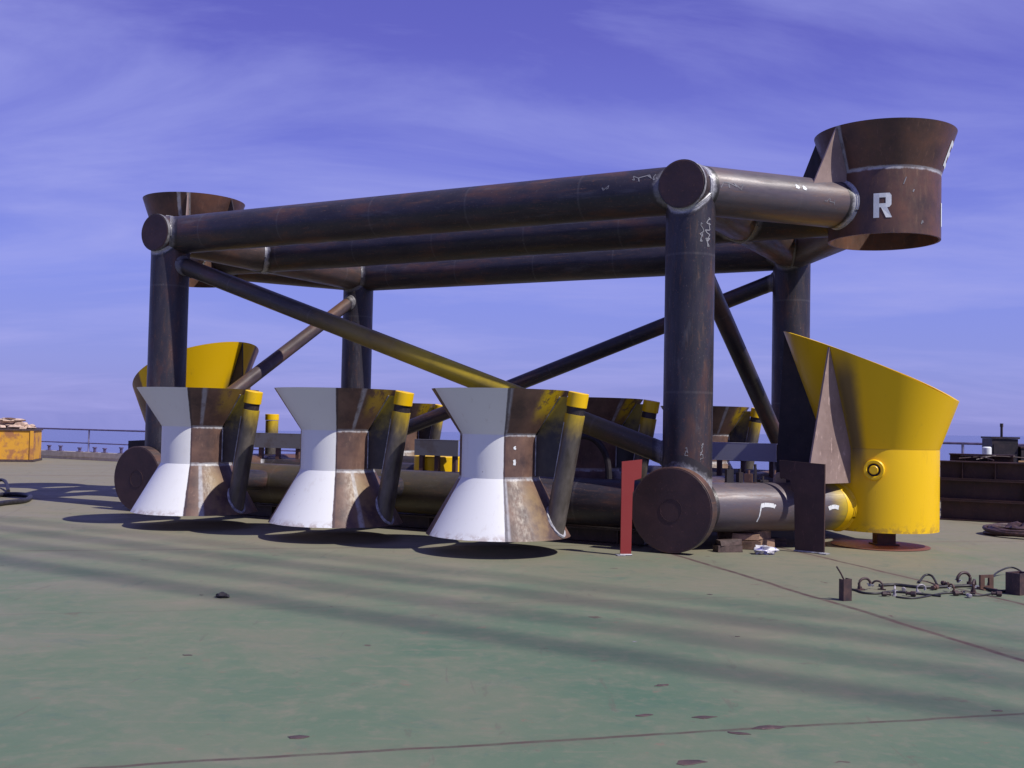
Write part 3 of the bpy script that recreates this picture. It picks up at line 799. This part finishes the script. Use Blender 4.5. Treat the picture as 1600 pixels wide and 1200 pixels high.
# brown stack of off-cut plates, lug and clamps along the lower right tube
d_o = (V((SR.x, SR.y, 0))-T(0, 0)).normalized()
def lug(s_, zoff=.0, mat=M_plate_l):
    p = T(0, 0)+d_o*s_; M = Matrix.Translation((p.x, p.y, ZB+.305+zoff)) @ Matrix.Rotation(math.atan2(d_o.y, d_o.x), 4, 'Z')
    pts = [(-.10, 0), (.10, 0), (.085, .10)]+[(.0+.075*math.cos(a_), .10+.06*math.sin(a_)) for a_ in [math.pi*k/8 for k in range(0, 9)]]+[(-.085, .10)]
    b = MB(); b.prism(pts, .03); o = b.build('lifting_lug', mat, root, M, smooth=20)
    e = MB(); e.cyl(.018, -.017, .017, Matrix.Translation((0.02, 0, .09)) @ Matrix.Rotation(math.pi/2, 4, 'X'), 16); e.build('lug_hole_disc', M_dark, o, M)  # solid dark disc paints the shaded hole
lug(1.42)
for s_, w_, h_, m_ in ((.78, .05, .16, M_dark), (.92, .10, .14, M_plate), (1.02, .03, .22, M_dark), (1.14, .12, .06, M_dark), (.62, .06, .20, M_dark)):
    p = T(0, 0)+d_o*s_+TR*.05; b = MB()
    b.box(-w_/2, w_/2, -.05, .05, 0, h_); b.box(-w_, w_, -.06, .04, 0, .03); b.cyl(.018, h_, h_+.05, None, 8)
    b.build('clamp_block', m_, root, Matrix.Translation((p.x, p.y, ZB+.30)) @ Matrix.Rotation(s_*3, 4, 'Z'), smooth=0)

# ------------------------------------------------------------ things on the deck
def bracket(px, py, rot, mat, label, hgt=1.19, w_=.17, flip=1, Y=None, hd=1.85):
    p = at(px, py, Y) if Y else None
    if p is None:
        d = ray(px, py); p = V((0, 0, CAMH))+d*(-CAMH/d.z)
    M = Matrix.Translation((p.x, p.y, 0)) @ Matrix.Rotation(R(rot), 4, 'Z')
    o = put('support_bracket', None, None, M); tag(o, label, 'support bracket', 'steel brackets holding the frame')
    f_ = flip; b = MB()
    poly = [(0, 0), (w_*f_, 0), (w_*1.05*f_, .78), (w_*1.15*f_, .80), (w_*1.2*f_, .93), (w_*hd*f_, .96), (w_*(hd+.05)*f_, hgt), (.0, hgt-.03)]
    if f_ < 0: poly = poly[::-1]
    b.prism(poly, .03); b.build('plate', mat, o, M, smooth=0)
    b = MB(); b.box(-.05, .05, -.07, .07, 0.002, .014, Matrix.Translation((0, 0, 0))); b.sweep([(-.01*f_, -.022, .012), ((w_+.01)*f_, -.022, .012)], .012, 6, False, 1)
    b.build('foot_weld', M_weld, o, M, smooth=0)
    return o
bracket(969, 868, 8, M_red, 'bright red steel bracket standing left of the big brown end disc', w_=.135)
bracket(1288, 866, -40, M_disc, 'dark brown steel bracket in front of the lower right tube', w_=.40, flip=-1, hd=1.55)
bracket(197, 800, 10, M_dark, 'dark bracket plate behind the far left end disc', w_=.25, Y=19.2)

M_shade_beam = plate_rust('shade_beam_steel', (.045, .03, .03), (.07, .045, .04), (.025, .018, .02), 5)  # beams added to darken the ground and block bounce under the frame
for k, (a, lb) in enumerate(((.05, 'dark steel beam added under the front lower pipe to darken the ground'), (AM-.2, 'dark steel beam added under the middle of the frame to darken the ground'), (W, 'dark steel beam added under the rear lower pipe to darken the ground'))):
    M = Matrix.Translation(T(L-.6, a)) @ Matrix.Rotation(math.atan2(-LO.y, -LO.x), 4, 'Z'); b = MB(); l_ = L-1.2
    b.box(0, l_, -.16, .16, .002, .02); b.box(0, l_, -.16, .16, .195, .215); b.box(0.01, l_-.01, -.012, .012, .0205, .1945)
    for q_ in range(6): b.box(.4+q_*1.5, .415+q_*1.5, -.15, .15, .0205, .1945)
    tag(b.build('shade_beam', M_shade_beam, None, M, smooth=0), lb, 'added beam', 'beams added to darken the ground under the frame')
# round rusty plate under the yellow sleeve, the sleeve's shadow mixed into its colour
b = MB(); b.cyl(.66, .004, .014, None, 64, ch=.002)
tag(b.build('round_plate', plate_rust('rust_shadow_plate', (.17, .065, .045), (.22, .09, .06), (.12, .05, .04)), None, Matrix.Translation((SR.x-.05, SR.y-.1, 0))),
    'round rusty steel plate on deck, shadow of the yellow sleeve mixed into its colour', 'steel plate')

M_wood = flat('weathered_timber', (.26, .16, .11), .8, .4, 9)
M_wood_d = flat('dark_timber', (.09, .06, .055), .8, .4, 9)
def gpt(px, py):
    d = ray(px, py); p = V((0, 0, CAMH))+d*(-CAMH/d.z); return V((p.x, p.y, 0))
# packing timbers under the lower right tube
tb = [(1138, 862, 12, .34, .16, .16, M_wood_d, 'dark square timber block under the lower right tube'),
      (1165, 858, -24, .40, .13, .20, M_wood, 'pale timber leaning over the packing block'),
      (1190, 857, 30, .36, .11, .24, M_wood, 'split timber on top of the packing heap'),
      (1212, 852, 5, .26, .15, .10, M_wood_d, 'short dark timber beside the blue and white bag'),
      (1150, 846, -8, .5, .14, .22, M_wood, 'timber wedge behind the packing block')]
for k, (px, py, rz, l_, w_, h_, m_, lb) in enumerate(tb):
    p = gpt(px, py); b = MB()
    b.box(-l_/2, l_/2, -w_/2, w_/2, 0, h_*.55, j=.012)
    b.box(-l_*.42, l_*.46, -w_*.4, w_*.42, h_*.55+.004, h_, Matrix.Rotation(R(8+k*3), 4, 'Z'), j=.015)
    M = Matrix.Translation((p.x, p.y, .002)) @ Matrix.Rotation(R(rz), 4, 'Z')
    tag(b.build('packing_timber', m_, None, M, smooth=0), lb, 'timber', 'packing timbers under the frame')
g = G('bag_plastic'); n = g.noise(g.vec(), 9, 4, .6)
M_bag = g.done(g.ramp(n, [(.4, (.75, .74, .78)), (.52, (.6, .58, .62)), (.58, (.08, .09, .4)), (.7, (.55, .5, .6))]), .35)
p = gpt(1193, 866); b = MB(); b.lump((0, 0, .045), .12, .09, .055, 3, 18, .6); b.lump((.07, -.03, .03), .06, .05, .03, 5, 12, .6)
tag(b.build('plastic_bag', M_bag, None, Matrix.Translation((p.x, p.y, .0)), smooth=60), 'crumpled blue and white plastic bag by the timbers', 'plastic bag')

# right: short steel stub post with a stick in it
M_iron = plate_rust('rusty_iron', (.06, .035, .038), (.10, .055, .05), (.03, .024, .03), 14)
p = gpt(1320, 938); Mp = Matrix.Translation(p) @ Matrix.Rotation(R(18), 4, 'Z'); o = put('stub_post', None, None, Mp)
tag(o, 'short rusty steel stub post welded upright to the deck, thin rod at its top', 'stub post')
b = MB(); b.box(-.045, .045, -.045, -.035, .0, .205); b.box(.035, .045, -.0349, .045, .0, .205); b.box(-.045, -.035, -.0349, .03, 0, .2); b.build('post', M_iron, o, Mp, smooth=0)
b = MB(); b.sweep([(.0, .0, .17), (-.05, -.01, .25), (-.10, -.01, .32)], .008, 8, False, 2); b.build('rod', M_iron, o, Mp)
# hoses and clamps right of the stub
M_rub = flat('black_rubber', (.022, .020, .026), .5, .4, 20)
def hose(name, pxs, r_, label, cat, group=None, mat=M_rub, zs=None, closed=False):
    pts = [gpt(*q) for q in pxs]; o0 = pts[0].copy()
    pts = [V((p_.x-o0.x, p_.y-o0.y, r_+(zs[i] if zs else 0))) for i, p_ in enumerate(pts)]
    b = MB(); b.sweep(pts, r_, 8, closed, 6)
    return tag(b.build(name, mat, None, Matrix.Translation(o0), smooth=60), label, cat, group)
hs = 'hoses strewn on the right of the deck'
hose('hose', [(1328, 922), (1338, 924), (1350, 928), (1372, 929), (1392, 926), (1430, 929), (1470, 933)], .011, 'thin dark hose running from the stub post to the clamps', 'hose', hs)
hose('hose', [(1374, 917), (1400, 916), (1440, 920), (1480, 919), (1520, 918), (1560, 926), (1585, 924)], .016, 'thicker black hose stretched straight behind the clamps', 'hose', hs)
hose('hose', [(1436, 912), (1445, 908), (1456, 909), (1464, 915)], .012, 'short hose arched up in a small loop', 'hose', hs, zs=[0, .05, .05, 0])
hose('hose', [(1400, 934), (1430, 936), (1480, 928), (1530, 932), (1575, 924), (1620, 930)], .009, 'thin cable trailing under the clamps to the box stub', 'hose', hs)
hose('hose', [(1545, 915), (1556, 903), (1580, 899), (1600, 904), (1604, 915)], .01, 'loop of cable rising over the box stub', 'hose', hs, zs=[0, .04, .08, .04, 0])
def clamp(px, py, s_, rz, label, mat):
    p = gpt(px, py); M = Matrix.Translation(p) @ Matrix.Rotation(R(rz), 4, 'Z') @ Matrix.Diagonal((s_, s_, s_, 1))
    o = put('clamp', None, None, M); tag(o, label, 'clamp', 'clamps and fittings on the right of the deck')
    b = MB(); b.sweep([(-.09, 0, .02), (-.10, 0, .10), (-.05, 0, .15), (.03, 0, .15), (.08, 0, .10), (.07, 0, .05)], .018, 8, False, 5); b.build('jaw', mat, o, M, smooth=60)
    b = MB(); b.cyl(.03, 0, .05, Matrix.Translation((-.09, 0, 0)), 12); b.box(-.16, -.02, -.03, .03, 0.0, .02); b.build('base', mat, o, M, smooth=30)
    b = MB(); b.sweep([(.07, -.05, .075), (.07, .05, .075)], .008, 8, False, 1); b.cyl(.02, .03, .05, Matrix.Translation((.07, 0, .02)), 10); b.build('screw', M_weld, o, M)
M_fit = flat('galvanised', (.33, .31, .34), .45, .4, 18)
clamp(1352, 922, .75, 20, 'small dark clamp, nearest to the stub post', M_iron)
clamp(1370, 921, .55, 150, 'small hooked clamp beside the first clamp', M_iron)
clamp(1398, 930, .55, 70, 'pale metal clamp lying in the hoses', M_fit)
clamp(1440, 926, .5, 10, 'tiny pale clamp in the middle of the hoses', M_fit)
clamp(1505, 916, .9, 200, 'large dark hooked clamp at the thick part of the hose heap', M_iron)
clamp(1522, 926, .8, 60, 'dark clamp in front of the large hooked clamp', M_iron)
clamp(1486, 925, .5, 100, 'rust clamp left of the large hooked clamp', M_plate)
for k, (px, py, sz_, m_, lb) in enumerate(((1384, 932, .045, M_iron, 'dark nut shaped fitting left of the pale clamp'), (1412, 924, .04, M_fit, 'pale short pipe fitting between the hoses'), (1424, 932, .05, M_iron, 'dark pipe fitting below the straight hose'), (1461, 922, .05, M_plate, 'rusty fitting in the middle of the heap'), (1476, 915, .045, M_iron, 'dark fitting on the far side of the thick hose'), (1496, 931, .05, M_iron, 'dark fitting in front of the rust clamp'), (1514, 934, .04, M_fit, 'pale fitting near the right end of the heap'), (1558, 932, .05, M_iron, 'dark fitting left of the box stub'))):
    sz_ *= .7; p = gpt(px, py); M = Matrix.Translation(p+V((0, 0, sz_*.8))) @ Matrix.Rotation(k*1.3, 4, 'Z') @ Matrix.Rotation(math.pi/2, 4, 'Y'); b = MB()
    b.cyl(sz_*.75, -sz_*1.2, sz_*.2, None, 8, ch=.004); b.cyl(sz_*.45, sz_*.19, sz_*1.5, None, 14, ch=.003); b.cyl(sz_*.6, sz_*1.2, sz_*1.45, None, 14)
    tag(b.build('pipe_fitting', m_, None, M), lb, 'fitting', 'clamps and fittings on the right of the deck')
for px, py, rz, lb in ((1541, 921, 20, 'upright square plate with a round hole beside the box stub'),):
    p = gpt(px, py); b = MB(); b.box(-.085, .085, -.012, .012, 0, .04); b.box(-.085, -.03, -.012, .012, .04, .12); b.box(.03, .085, -.012, .012, .04, .12); b.box(-.085, .085, -.012, .012, .12, .15)
    b.box(-.09, .09, -.06, .06, .0, .012)
    tag(b.build('drilled_plate', M_plate, None, Matrix.Translation(p) @ Matrix.Rotation(R(rz), 4, 'Z'), smooth=0), lb, 'plate')
p = gpt(1593, 928); b = MB()
b.box(-.11, .11, -.08, -.065, 0, .215); b.box(-.11, -.095, -.0649, .08, 0, .215); b.box(.095, .11, -.0649, .08, 0, .215); b.box(-.0949, .0949, .065, .08, 0, .215)
tag(b.build('box_stub', M_iron, None, Matrix.Translation(p) @ Matrix.Rotation(R(30), 4, 'Z'), smooth=0), 'open square steel box section stood on end at the right edge', 'steel stub')
# coil of wire rope at the right edge
c = gpt(1604, 838); b = MB()
for k, (rr, z_) in enumerate(((.58, .04), (.52, .045), (.55, .11), (.60, .09), (.49, .10))):
    b.sweep([(rr*math.cos(a_+k)*(1+.04*math.sin(3*a_+k)), rr*math.sin(a_+k)*(1+.04*math.cos(2*a_+k)), z_+.02*math.sin(2*a_+k)) for a_ in [2*math.pi*i/14 for i in range(14)]], .03, 8, True, 3)
b.lump((-.05, .05, .1), .22, .2, .11, 2, 14, .5)
tag(b.build('rope_coil', M_iron, None, Matrix.Translation(c), smooth=60), 'coil of dark wire rope lying near the right edge', 'rope coil')
# rope loop at the left edge
hose('hose', [(-30, 795), (5, 790), (38, 786), (47, 779), (25, 776), (-8, 778), (-32, 786)], .045, 'dark thick hose lying in a loop at the left edge', 'hose', None, closed=True)
hose('hose', [(-12, 768), (-2, 762), (8, 764), (13, 770)], .035, 'dark hose end arched up at the left edge', 'hose', None, zs=[0, .12, .12, 0])
# litter on the plain deck
M_rag = flat('oily_rag', (.03, .027, .035), .8, .3, 14)
p = gpt(346, 934); b = MB(); b.lump((0, 0, .018), .055, .04, .025, 4, 14, .7); b.lump((.045, .01, .012), .03, .025, .014, 8, 10, .6)
tag(b.build('rag', M_rag, None, Matrix.Translation(p), smooth=60), 'small black crumpled rag alone on deck at left', 'rag')
M_scrap = plate_rust('scrap', (.075, .05, .05), (.11, .07, .065), (.05, .035, .04), 12)
fl = [(293, 1024, .03, 'red brown rust chip lying alone at lower left'), (992, 1003, .02, 'pale chip in front of the brown end disc'), (1035, 1071, .045, 'thin dark flake in the mid deck'),
      (1007, 1118, .04, 'small rust flake left of the foreground seam stains'), (1101, 1121, .055, 'dark scrap strip just above the foreground seam'), (1153, 1146, .05, 'rust flake just below the foreground seam'),
      (1201, 1137, .075, 'largest rust patch flake lying on the foreground seam'), (1559, 1111, .03, 'dark lump at the right end of the foreground seam'), (465, 1152, .06, 'thin dark strip of scrap at lower left'), (1152, 995, .02, 'tiny dark chip in mid deck'), (315, 860+70, .015, 'tiny chip left of the black rag'), (1110, 929, .03, 'small dark flake in front of the brown disc'), (1075, 1192, .07, 'rust flake at the bottom edge of the photo')]
for k, (px, py, s_, lb) in enumerate(fl):
    s_ *= .72
    p = gpt(px, py); n = 9; b = MB()
    ring = [(s_*(.6+.8*random.random())*math.cos(2*math.pi*i/n)*1.5, s_*(.4+.8*random.random())*math.sin(2*math.pi*i/n)*.8) for i in range(n)]
    vs = [(x_, y_, .0015) for x_, y_ in ring]+[(x_*.9, y_*.9, .003+.002*random.random()) for x_, y_ in ring]+[(0, 0, .005)]
    fs = [(i, (i+1) % n, n+(i+1) % n, n+i) for i in range(n)]+[(n+i, n+(i+1) % n, 2*n) for i in range(n)]+[tuple(range(n))[::-1]]
    b.add(vs, fs)
    tag(b.build('scrap_flake', M_chalk2 if k == 1 else M_scrap, None, Matrix.Translation(p) @ Matrix.Rotation(random.uniform(-.4, .4), 4, 'Z')), lb, 'scrap', 'rust flakes littering the deck')

# stack of rusty H-beams at the right
M_hb = plate_rust('stack_steel', (.055, .026, .024), (.085, .042, .036), (.03, .019, .02), 2.5)
pl = gpt(1468, 812); ang = math.atan2(-LO.y, -LO.x)
def hbeam(x0, x1, y0, z0, h_, w_, lab, rz=0):
    M = Matrix.Translation((pl.x, pl.y, 0)) @ Matrix.Rotation(ang, 4, 'Z') @ Matrix.Translation((x0, y0, z0)) @ Matrix.Rotation(R(rz), 4, 'Z')
    b = MB(); l_ = x1-x0
    b.box(0, l_, 0, w_, 0, .022); b.box(0, l_, 0, w_, h_-.022, h_); b.box(0.003, l_-.003, w_/2-.01, w_/2+.01, .022, h_-.022)
    for s_ in (.25, .6): b.box(l_*s_, l_*s_+.016, .01, w_-.01, .022, h_-.022)
    tag(b.build('steel_beam', M_hb, None, M, smooth=0), lab, 'steel beam', 'stacked rusty beams at the right')
hbeam(0, 6, 0, .004, .37, .34, 'lowest front beam of the dark rusty stack')
hbeam(.1, 6, .37, .004, .37, .34, 'lowest beam of the rusty stack, second row back')
hbeam(-.05, 5.8, .02, .379, .37, .34, 'middle front beam of the dark rusty stack', .4)
hbeam(.05, 6, .42, .379, .37, .34, 'middle beam of the rusty stack, second row back')
hbeam(-.02, 1.55, .05, .754, .33, .34, 'topmost short beam at the left end of the rusty stack', .5)
hbeam(1.62, 6, .10, .754, .29, .34, 'topmost long beam at the right end of the rusty stack', -1)
hbeam(.1, 1.2, .50, .754, .46, .30, 'tall short beam standing behind the top of the stack')
def pw(x_, y_, z_): return (Matrix.Translation((pl.x, pl.y, 0)) @ Matrix.Rotation(ang, 4, 'Z')) @ V((x_, y_, z_))
M_cr = Matrix.Translation((pl.x, pl.y, 0)) @ Matrix.Rotation(ang, 4, 'Z')
# rods and boards on top of the stack
rods = [((.3, .3, 1.13), (1.5, .6, 1.16), .015), ((.6, .2, 1.12), (1.2, .8, 1.19), .012), ((.3, .5, 1.17), (.9, .1, 1.12), .012)]
for k, (a_, c_, r_) in enumerate(rods):
    b = MB(); b.sweep([a_, ((a_[0]+c_[0])/2, (a_[1]+c_[1])/2, (a_[2]+c_[2])/2+.04), c_], r_, 6, False, 5)
    tag(b.build('bent_rod', M_iron, None, M_cr), ['brown rod lying flat on the steel stack', 'bent rod sticking up from the steel stack', 'thin rod crossing the top of the stack'][k], 'rod', 'loose rods on the steel stack')
b = MB(); b.box(1.3, 1.95, .12, .3, 1.09, 1.125, None, .01)
tag(b.build('board', flat('board_wood', (.34, .2, .09), .8, .3), None, M_cr, smooth=0), 'pale orange board lying on the steel stack', 'board')
# machine box with exhaust pipe, and white canister
pm = at(1550, 700, 21.5); pmr = at(1589, 700, 21.5); wd = pmr.x-pm.x
Mm = Matrix.Translation((pm.x, 21.5, 0)) @ Matrix.Rotation(R(-6), 4, 'Z')
o = put('machine_box', None, None, Mm); tag(o, 'dark boxy welding machine with a thin exhaust pipe behind the steel stack', 'machine')
b = MB(); b.box(0, wd, 0, .6, .25, 1.50); b.build('housing', M_dark, o, Mm, smooth=0)
b = MB(); b.box(-.02, wd+.03, -.02, .62, 1.503, 1.54); b.build('lid', M_dark, o, Mm, smooth=0)
b = MB(); b.box(.03, wd-.03, -.014, -.002, .5, 1.4); b.build('side_panel', M_dark, o, Mm, smooth=0)
b = MB(); b.box(.02, .1, .02, .55, 0, .25); b.box(wd-.1, wd-.02, .02, .55, 0, .25); b.build('skid', M_dark, o, Mm, smooth=0)
b = MB(); b.cyl(.025, 1.54, 1.80, Matrix.Translation((wd*.5, .2, 0)), 12); b.cyl(.032, 1.74, 1.81, Matrix.Translation((wd*.5, .2, 0)), 12); b.build('exhaust_pipe', M_dark, o, Mm)
M2 = Matrix.Translation((pmr.x+.04, 21.4, 0)); o = put('tool_chest', None, None, M2); tag(o, 'wide low black chest right of the machine box', 'chest')
b = MB(); b.box(0, 1.2, 0, .6, 0, 1.32); b.build('body', M_dark, o, M2, smooth=0); b = MB(); b.box(-.02, 1.22, -.02, .62, 1.323, 1.36); b.build('lid', M_disc, o, M2, smooth=0)
pc = at(1542, 708, 21.2); Mc2 = Matrix.Translation((pc.x, pc.y, 0)); o = put('canister', None, None, Mc2); tag(o, 'small white canister on a dark stand left of the machine box', 'canister')
b = MB(); b.cyl(.085, 1.17, 1.34, None, 20, ch=.02); b.build('can', M_white, o, Mc2); b = MB(); b.cyl(.10, .0, 1.165, None, 20, r1=.085); b.build('stand', M_dark, o, Mc2)

# guard rails and kerb along the deck edge
M_rail = flat('rail_paint', (.10, .075, .16), .5, .3)
M_railp = flat('rail_post_paint', (.20, .19, .32), .5, .3)
def guard_rail(t0, t1, a, h_, posts, lab, mid=.55):
    o_ = T(t0, a); M = Matrix.Translation(o_) @ Matrix.Rotation(math.atan2((LO*(t1-t0)).y, (LO*(t1-t0)).x), 4, 'Z')
    e = put('guard_rail', None, None, M); tag(e, lab, 'railing', 'railings along the deck edge'); l_ = abs(t1-t0)
    for hh_, r_ in ((h_, .028), (h_*mid, .02)):
        b = MB(); b.sweep([(0, 0, hh_), (l_, 0, hh_)], r_, 8, False, 1); b.build('rail', M_rail, e, M)
    for s_ in posts:
        b = MB(); b.cyl(.03, 0, h_, Matrix.Translation((s_, 0, 0)), 10); b.box(s_-.07, s_+.07, -.07, .07, .28, .30); b.build('post', M_railp, e, M)
    return e
guard_rail(40, 15, 13.35, 1.08, [.1+3.2*k for k in range(8)], 'thin purple guard rail behind the yellow skip at far left')
guard_rail(-.6, -14, 13.35, 1.36, [.05, 1.45, 4.6, 8, 12], 'guard rail behind the steel stack at far right', .6)
M_kerb = flat('kerb_concrete', (.46, .41, .37), .8, .15)
Mk = Matrix.Translation(T(44, 13.2)) @ Matrix.Rotation(math.atan2(-LO.y, -LO.x), 4, 'Z')
b = MB(); b.box(0, 60, -.12, .12, .1, .28); b.box(0, 60, -.10, .10, .002, .1)
tag(b.build('kerb', M_kerb, None, Mk, smooth=0), 'low pale kerb running along the far deck edge', 'kerb')
for k in range(12):
    s_ = 12.0+k*.75+random.uniform(-.2, .2); Mq = Mk @ Matrix.Translation((s_, .0, .281)); b = MB()
    hh_ = random.uniform(.10, .22); b.cyl(.05, 0, hh_, None, 12); b.cyl(.08, hh_, hh_+.04, None, 12); b.box(-.11, .11, -.06, .06, 0, .02)
    tag(b.build('cleat', M_rail, None, Mq), 'small mushroom shaped cleat on the pale far kerb', 'cleat', 'cleats along the far kerb')
# yellow skip with sacks
g = G('skip_paint'); n = g.noise(g.vec((1, 1, 1)), 1.9, 6, .65); n2 = g.noise(g.vec((1, 1, .4)), 9, 5, .7)
c_ = g.mix(g.step(n, .47, .6, 0, .8), (.66, .33, .03), (.30, .12, .07)); c_ = g.mix(g.step(n2, .58, .7, 0, .6), c_, (.22, .09, .06))
M_skip = g.done(c_, .65)
ps = gpt(50, 722); Ms = Matrix.Translation(ps) @ Matrix.Rotation(R(14), 4, 'Z')
o = put('skip', None, None, Ms); tag(o, 'rust patched yellow steel skip at the left edge', 'skip')
b = MB(); b.box(-3.4, 0, 0, 1.6, .08, 1.04)
b.build('body', M_skip, o, Ms, smooth=0)
b = MB(); b.box(-3.44, .04, -.04, 1.64, 1.043, 1.10); b.box(-3.44, .04, -.04, 1.64, 0.01, .078); b.build('rim', M_scrap, o, Ms, smooth=0)
for xx in (-.02, -1.1, -2.2, -3.3):
    b = MB(); b.box(xx-.06, xx+.05, -.045, -.003, .081, 1.04); b.build('rib', M_skip, o, Ms, smooth=0)
M_sack = flat('sacking', (.50, .37, .30), .85, .25, 7)
for k, (xx, zz, sx, sz, lb) in enumerate(((-.62, 1.16, .42, .17, 'rightmost large pale sack heaped on the yellow skip'), (-1.2, 1.2, .40, .16, 'pale sack in the middle of the skip'), (-.85, 1.36, .36, .10, 'pale sack on top of the heap on the skip'), (-.16, 1.14, .13, .11, 'smallest sack, at the right end of the skip'), (-1.9, 1.15, .38, .12, 'pale sack at the left of the skip'))):
    b = MB(); b.lump((0, 0, 0), sx, .4, sz*.85, k+1, 20, .55)
    tag(b.build('sack', M_sack, None, Ms @ Matrix.Translation((xx, .6, zz)), smooth=60), lb, 'sack', 'sacks heaped on the skip')

# crane boom high behind the camera: its chords throw the soft stripes across the deck
cb_ = V((.83, -.56, 0)).normalized(); nb = V((.56, .83, 0)).normalized()
H = 48.0
basep = sun_dir*(H/sun_dir.z)
o = put('crane_boom', None, None, Matrix.Translation(basep)); tag(o, 'lattice crane boom high overhead, beyond the top of the photo', 'crane boom')
lines = [(6.55, 0, .095), (7.5, 1.6, .07), (8.4, 0, .075), (9.2, 1.6, .05)]
cen = []
for (dist, dz, r_) in lines:
    hz = H+dz; off = sun_dir*(hz/sun_dir.z)-basep
    p = nb*dist-cb_*45+off; q = nb*(dist+ .35)+cb_*45+off
    cen.append((p, q))
    b = MB(); b.sweep([p, q], r_, 8, False, 1); b.build('boom_chord', M_tube, o, WM[o])
b = MB()
for k in range(46):
    s0, s1 = k/46, (k+.5)/46
    for i, j in ((0, 1), (1, 2), (2, 3)):
        b.sweep([cen[i][0].lerp(cen[i][1], s0), cen[j][0].lerp(cen[j][1], s1)], .022, 5, False, 1)
e_ = b.build('boom_lacing', M_tube, o, WM[o])
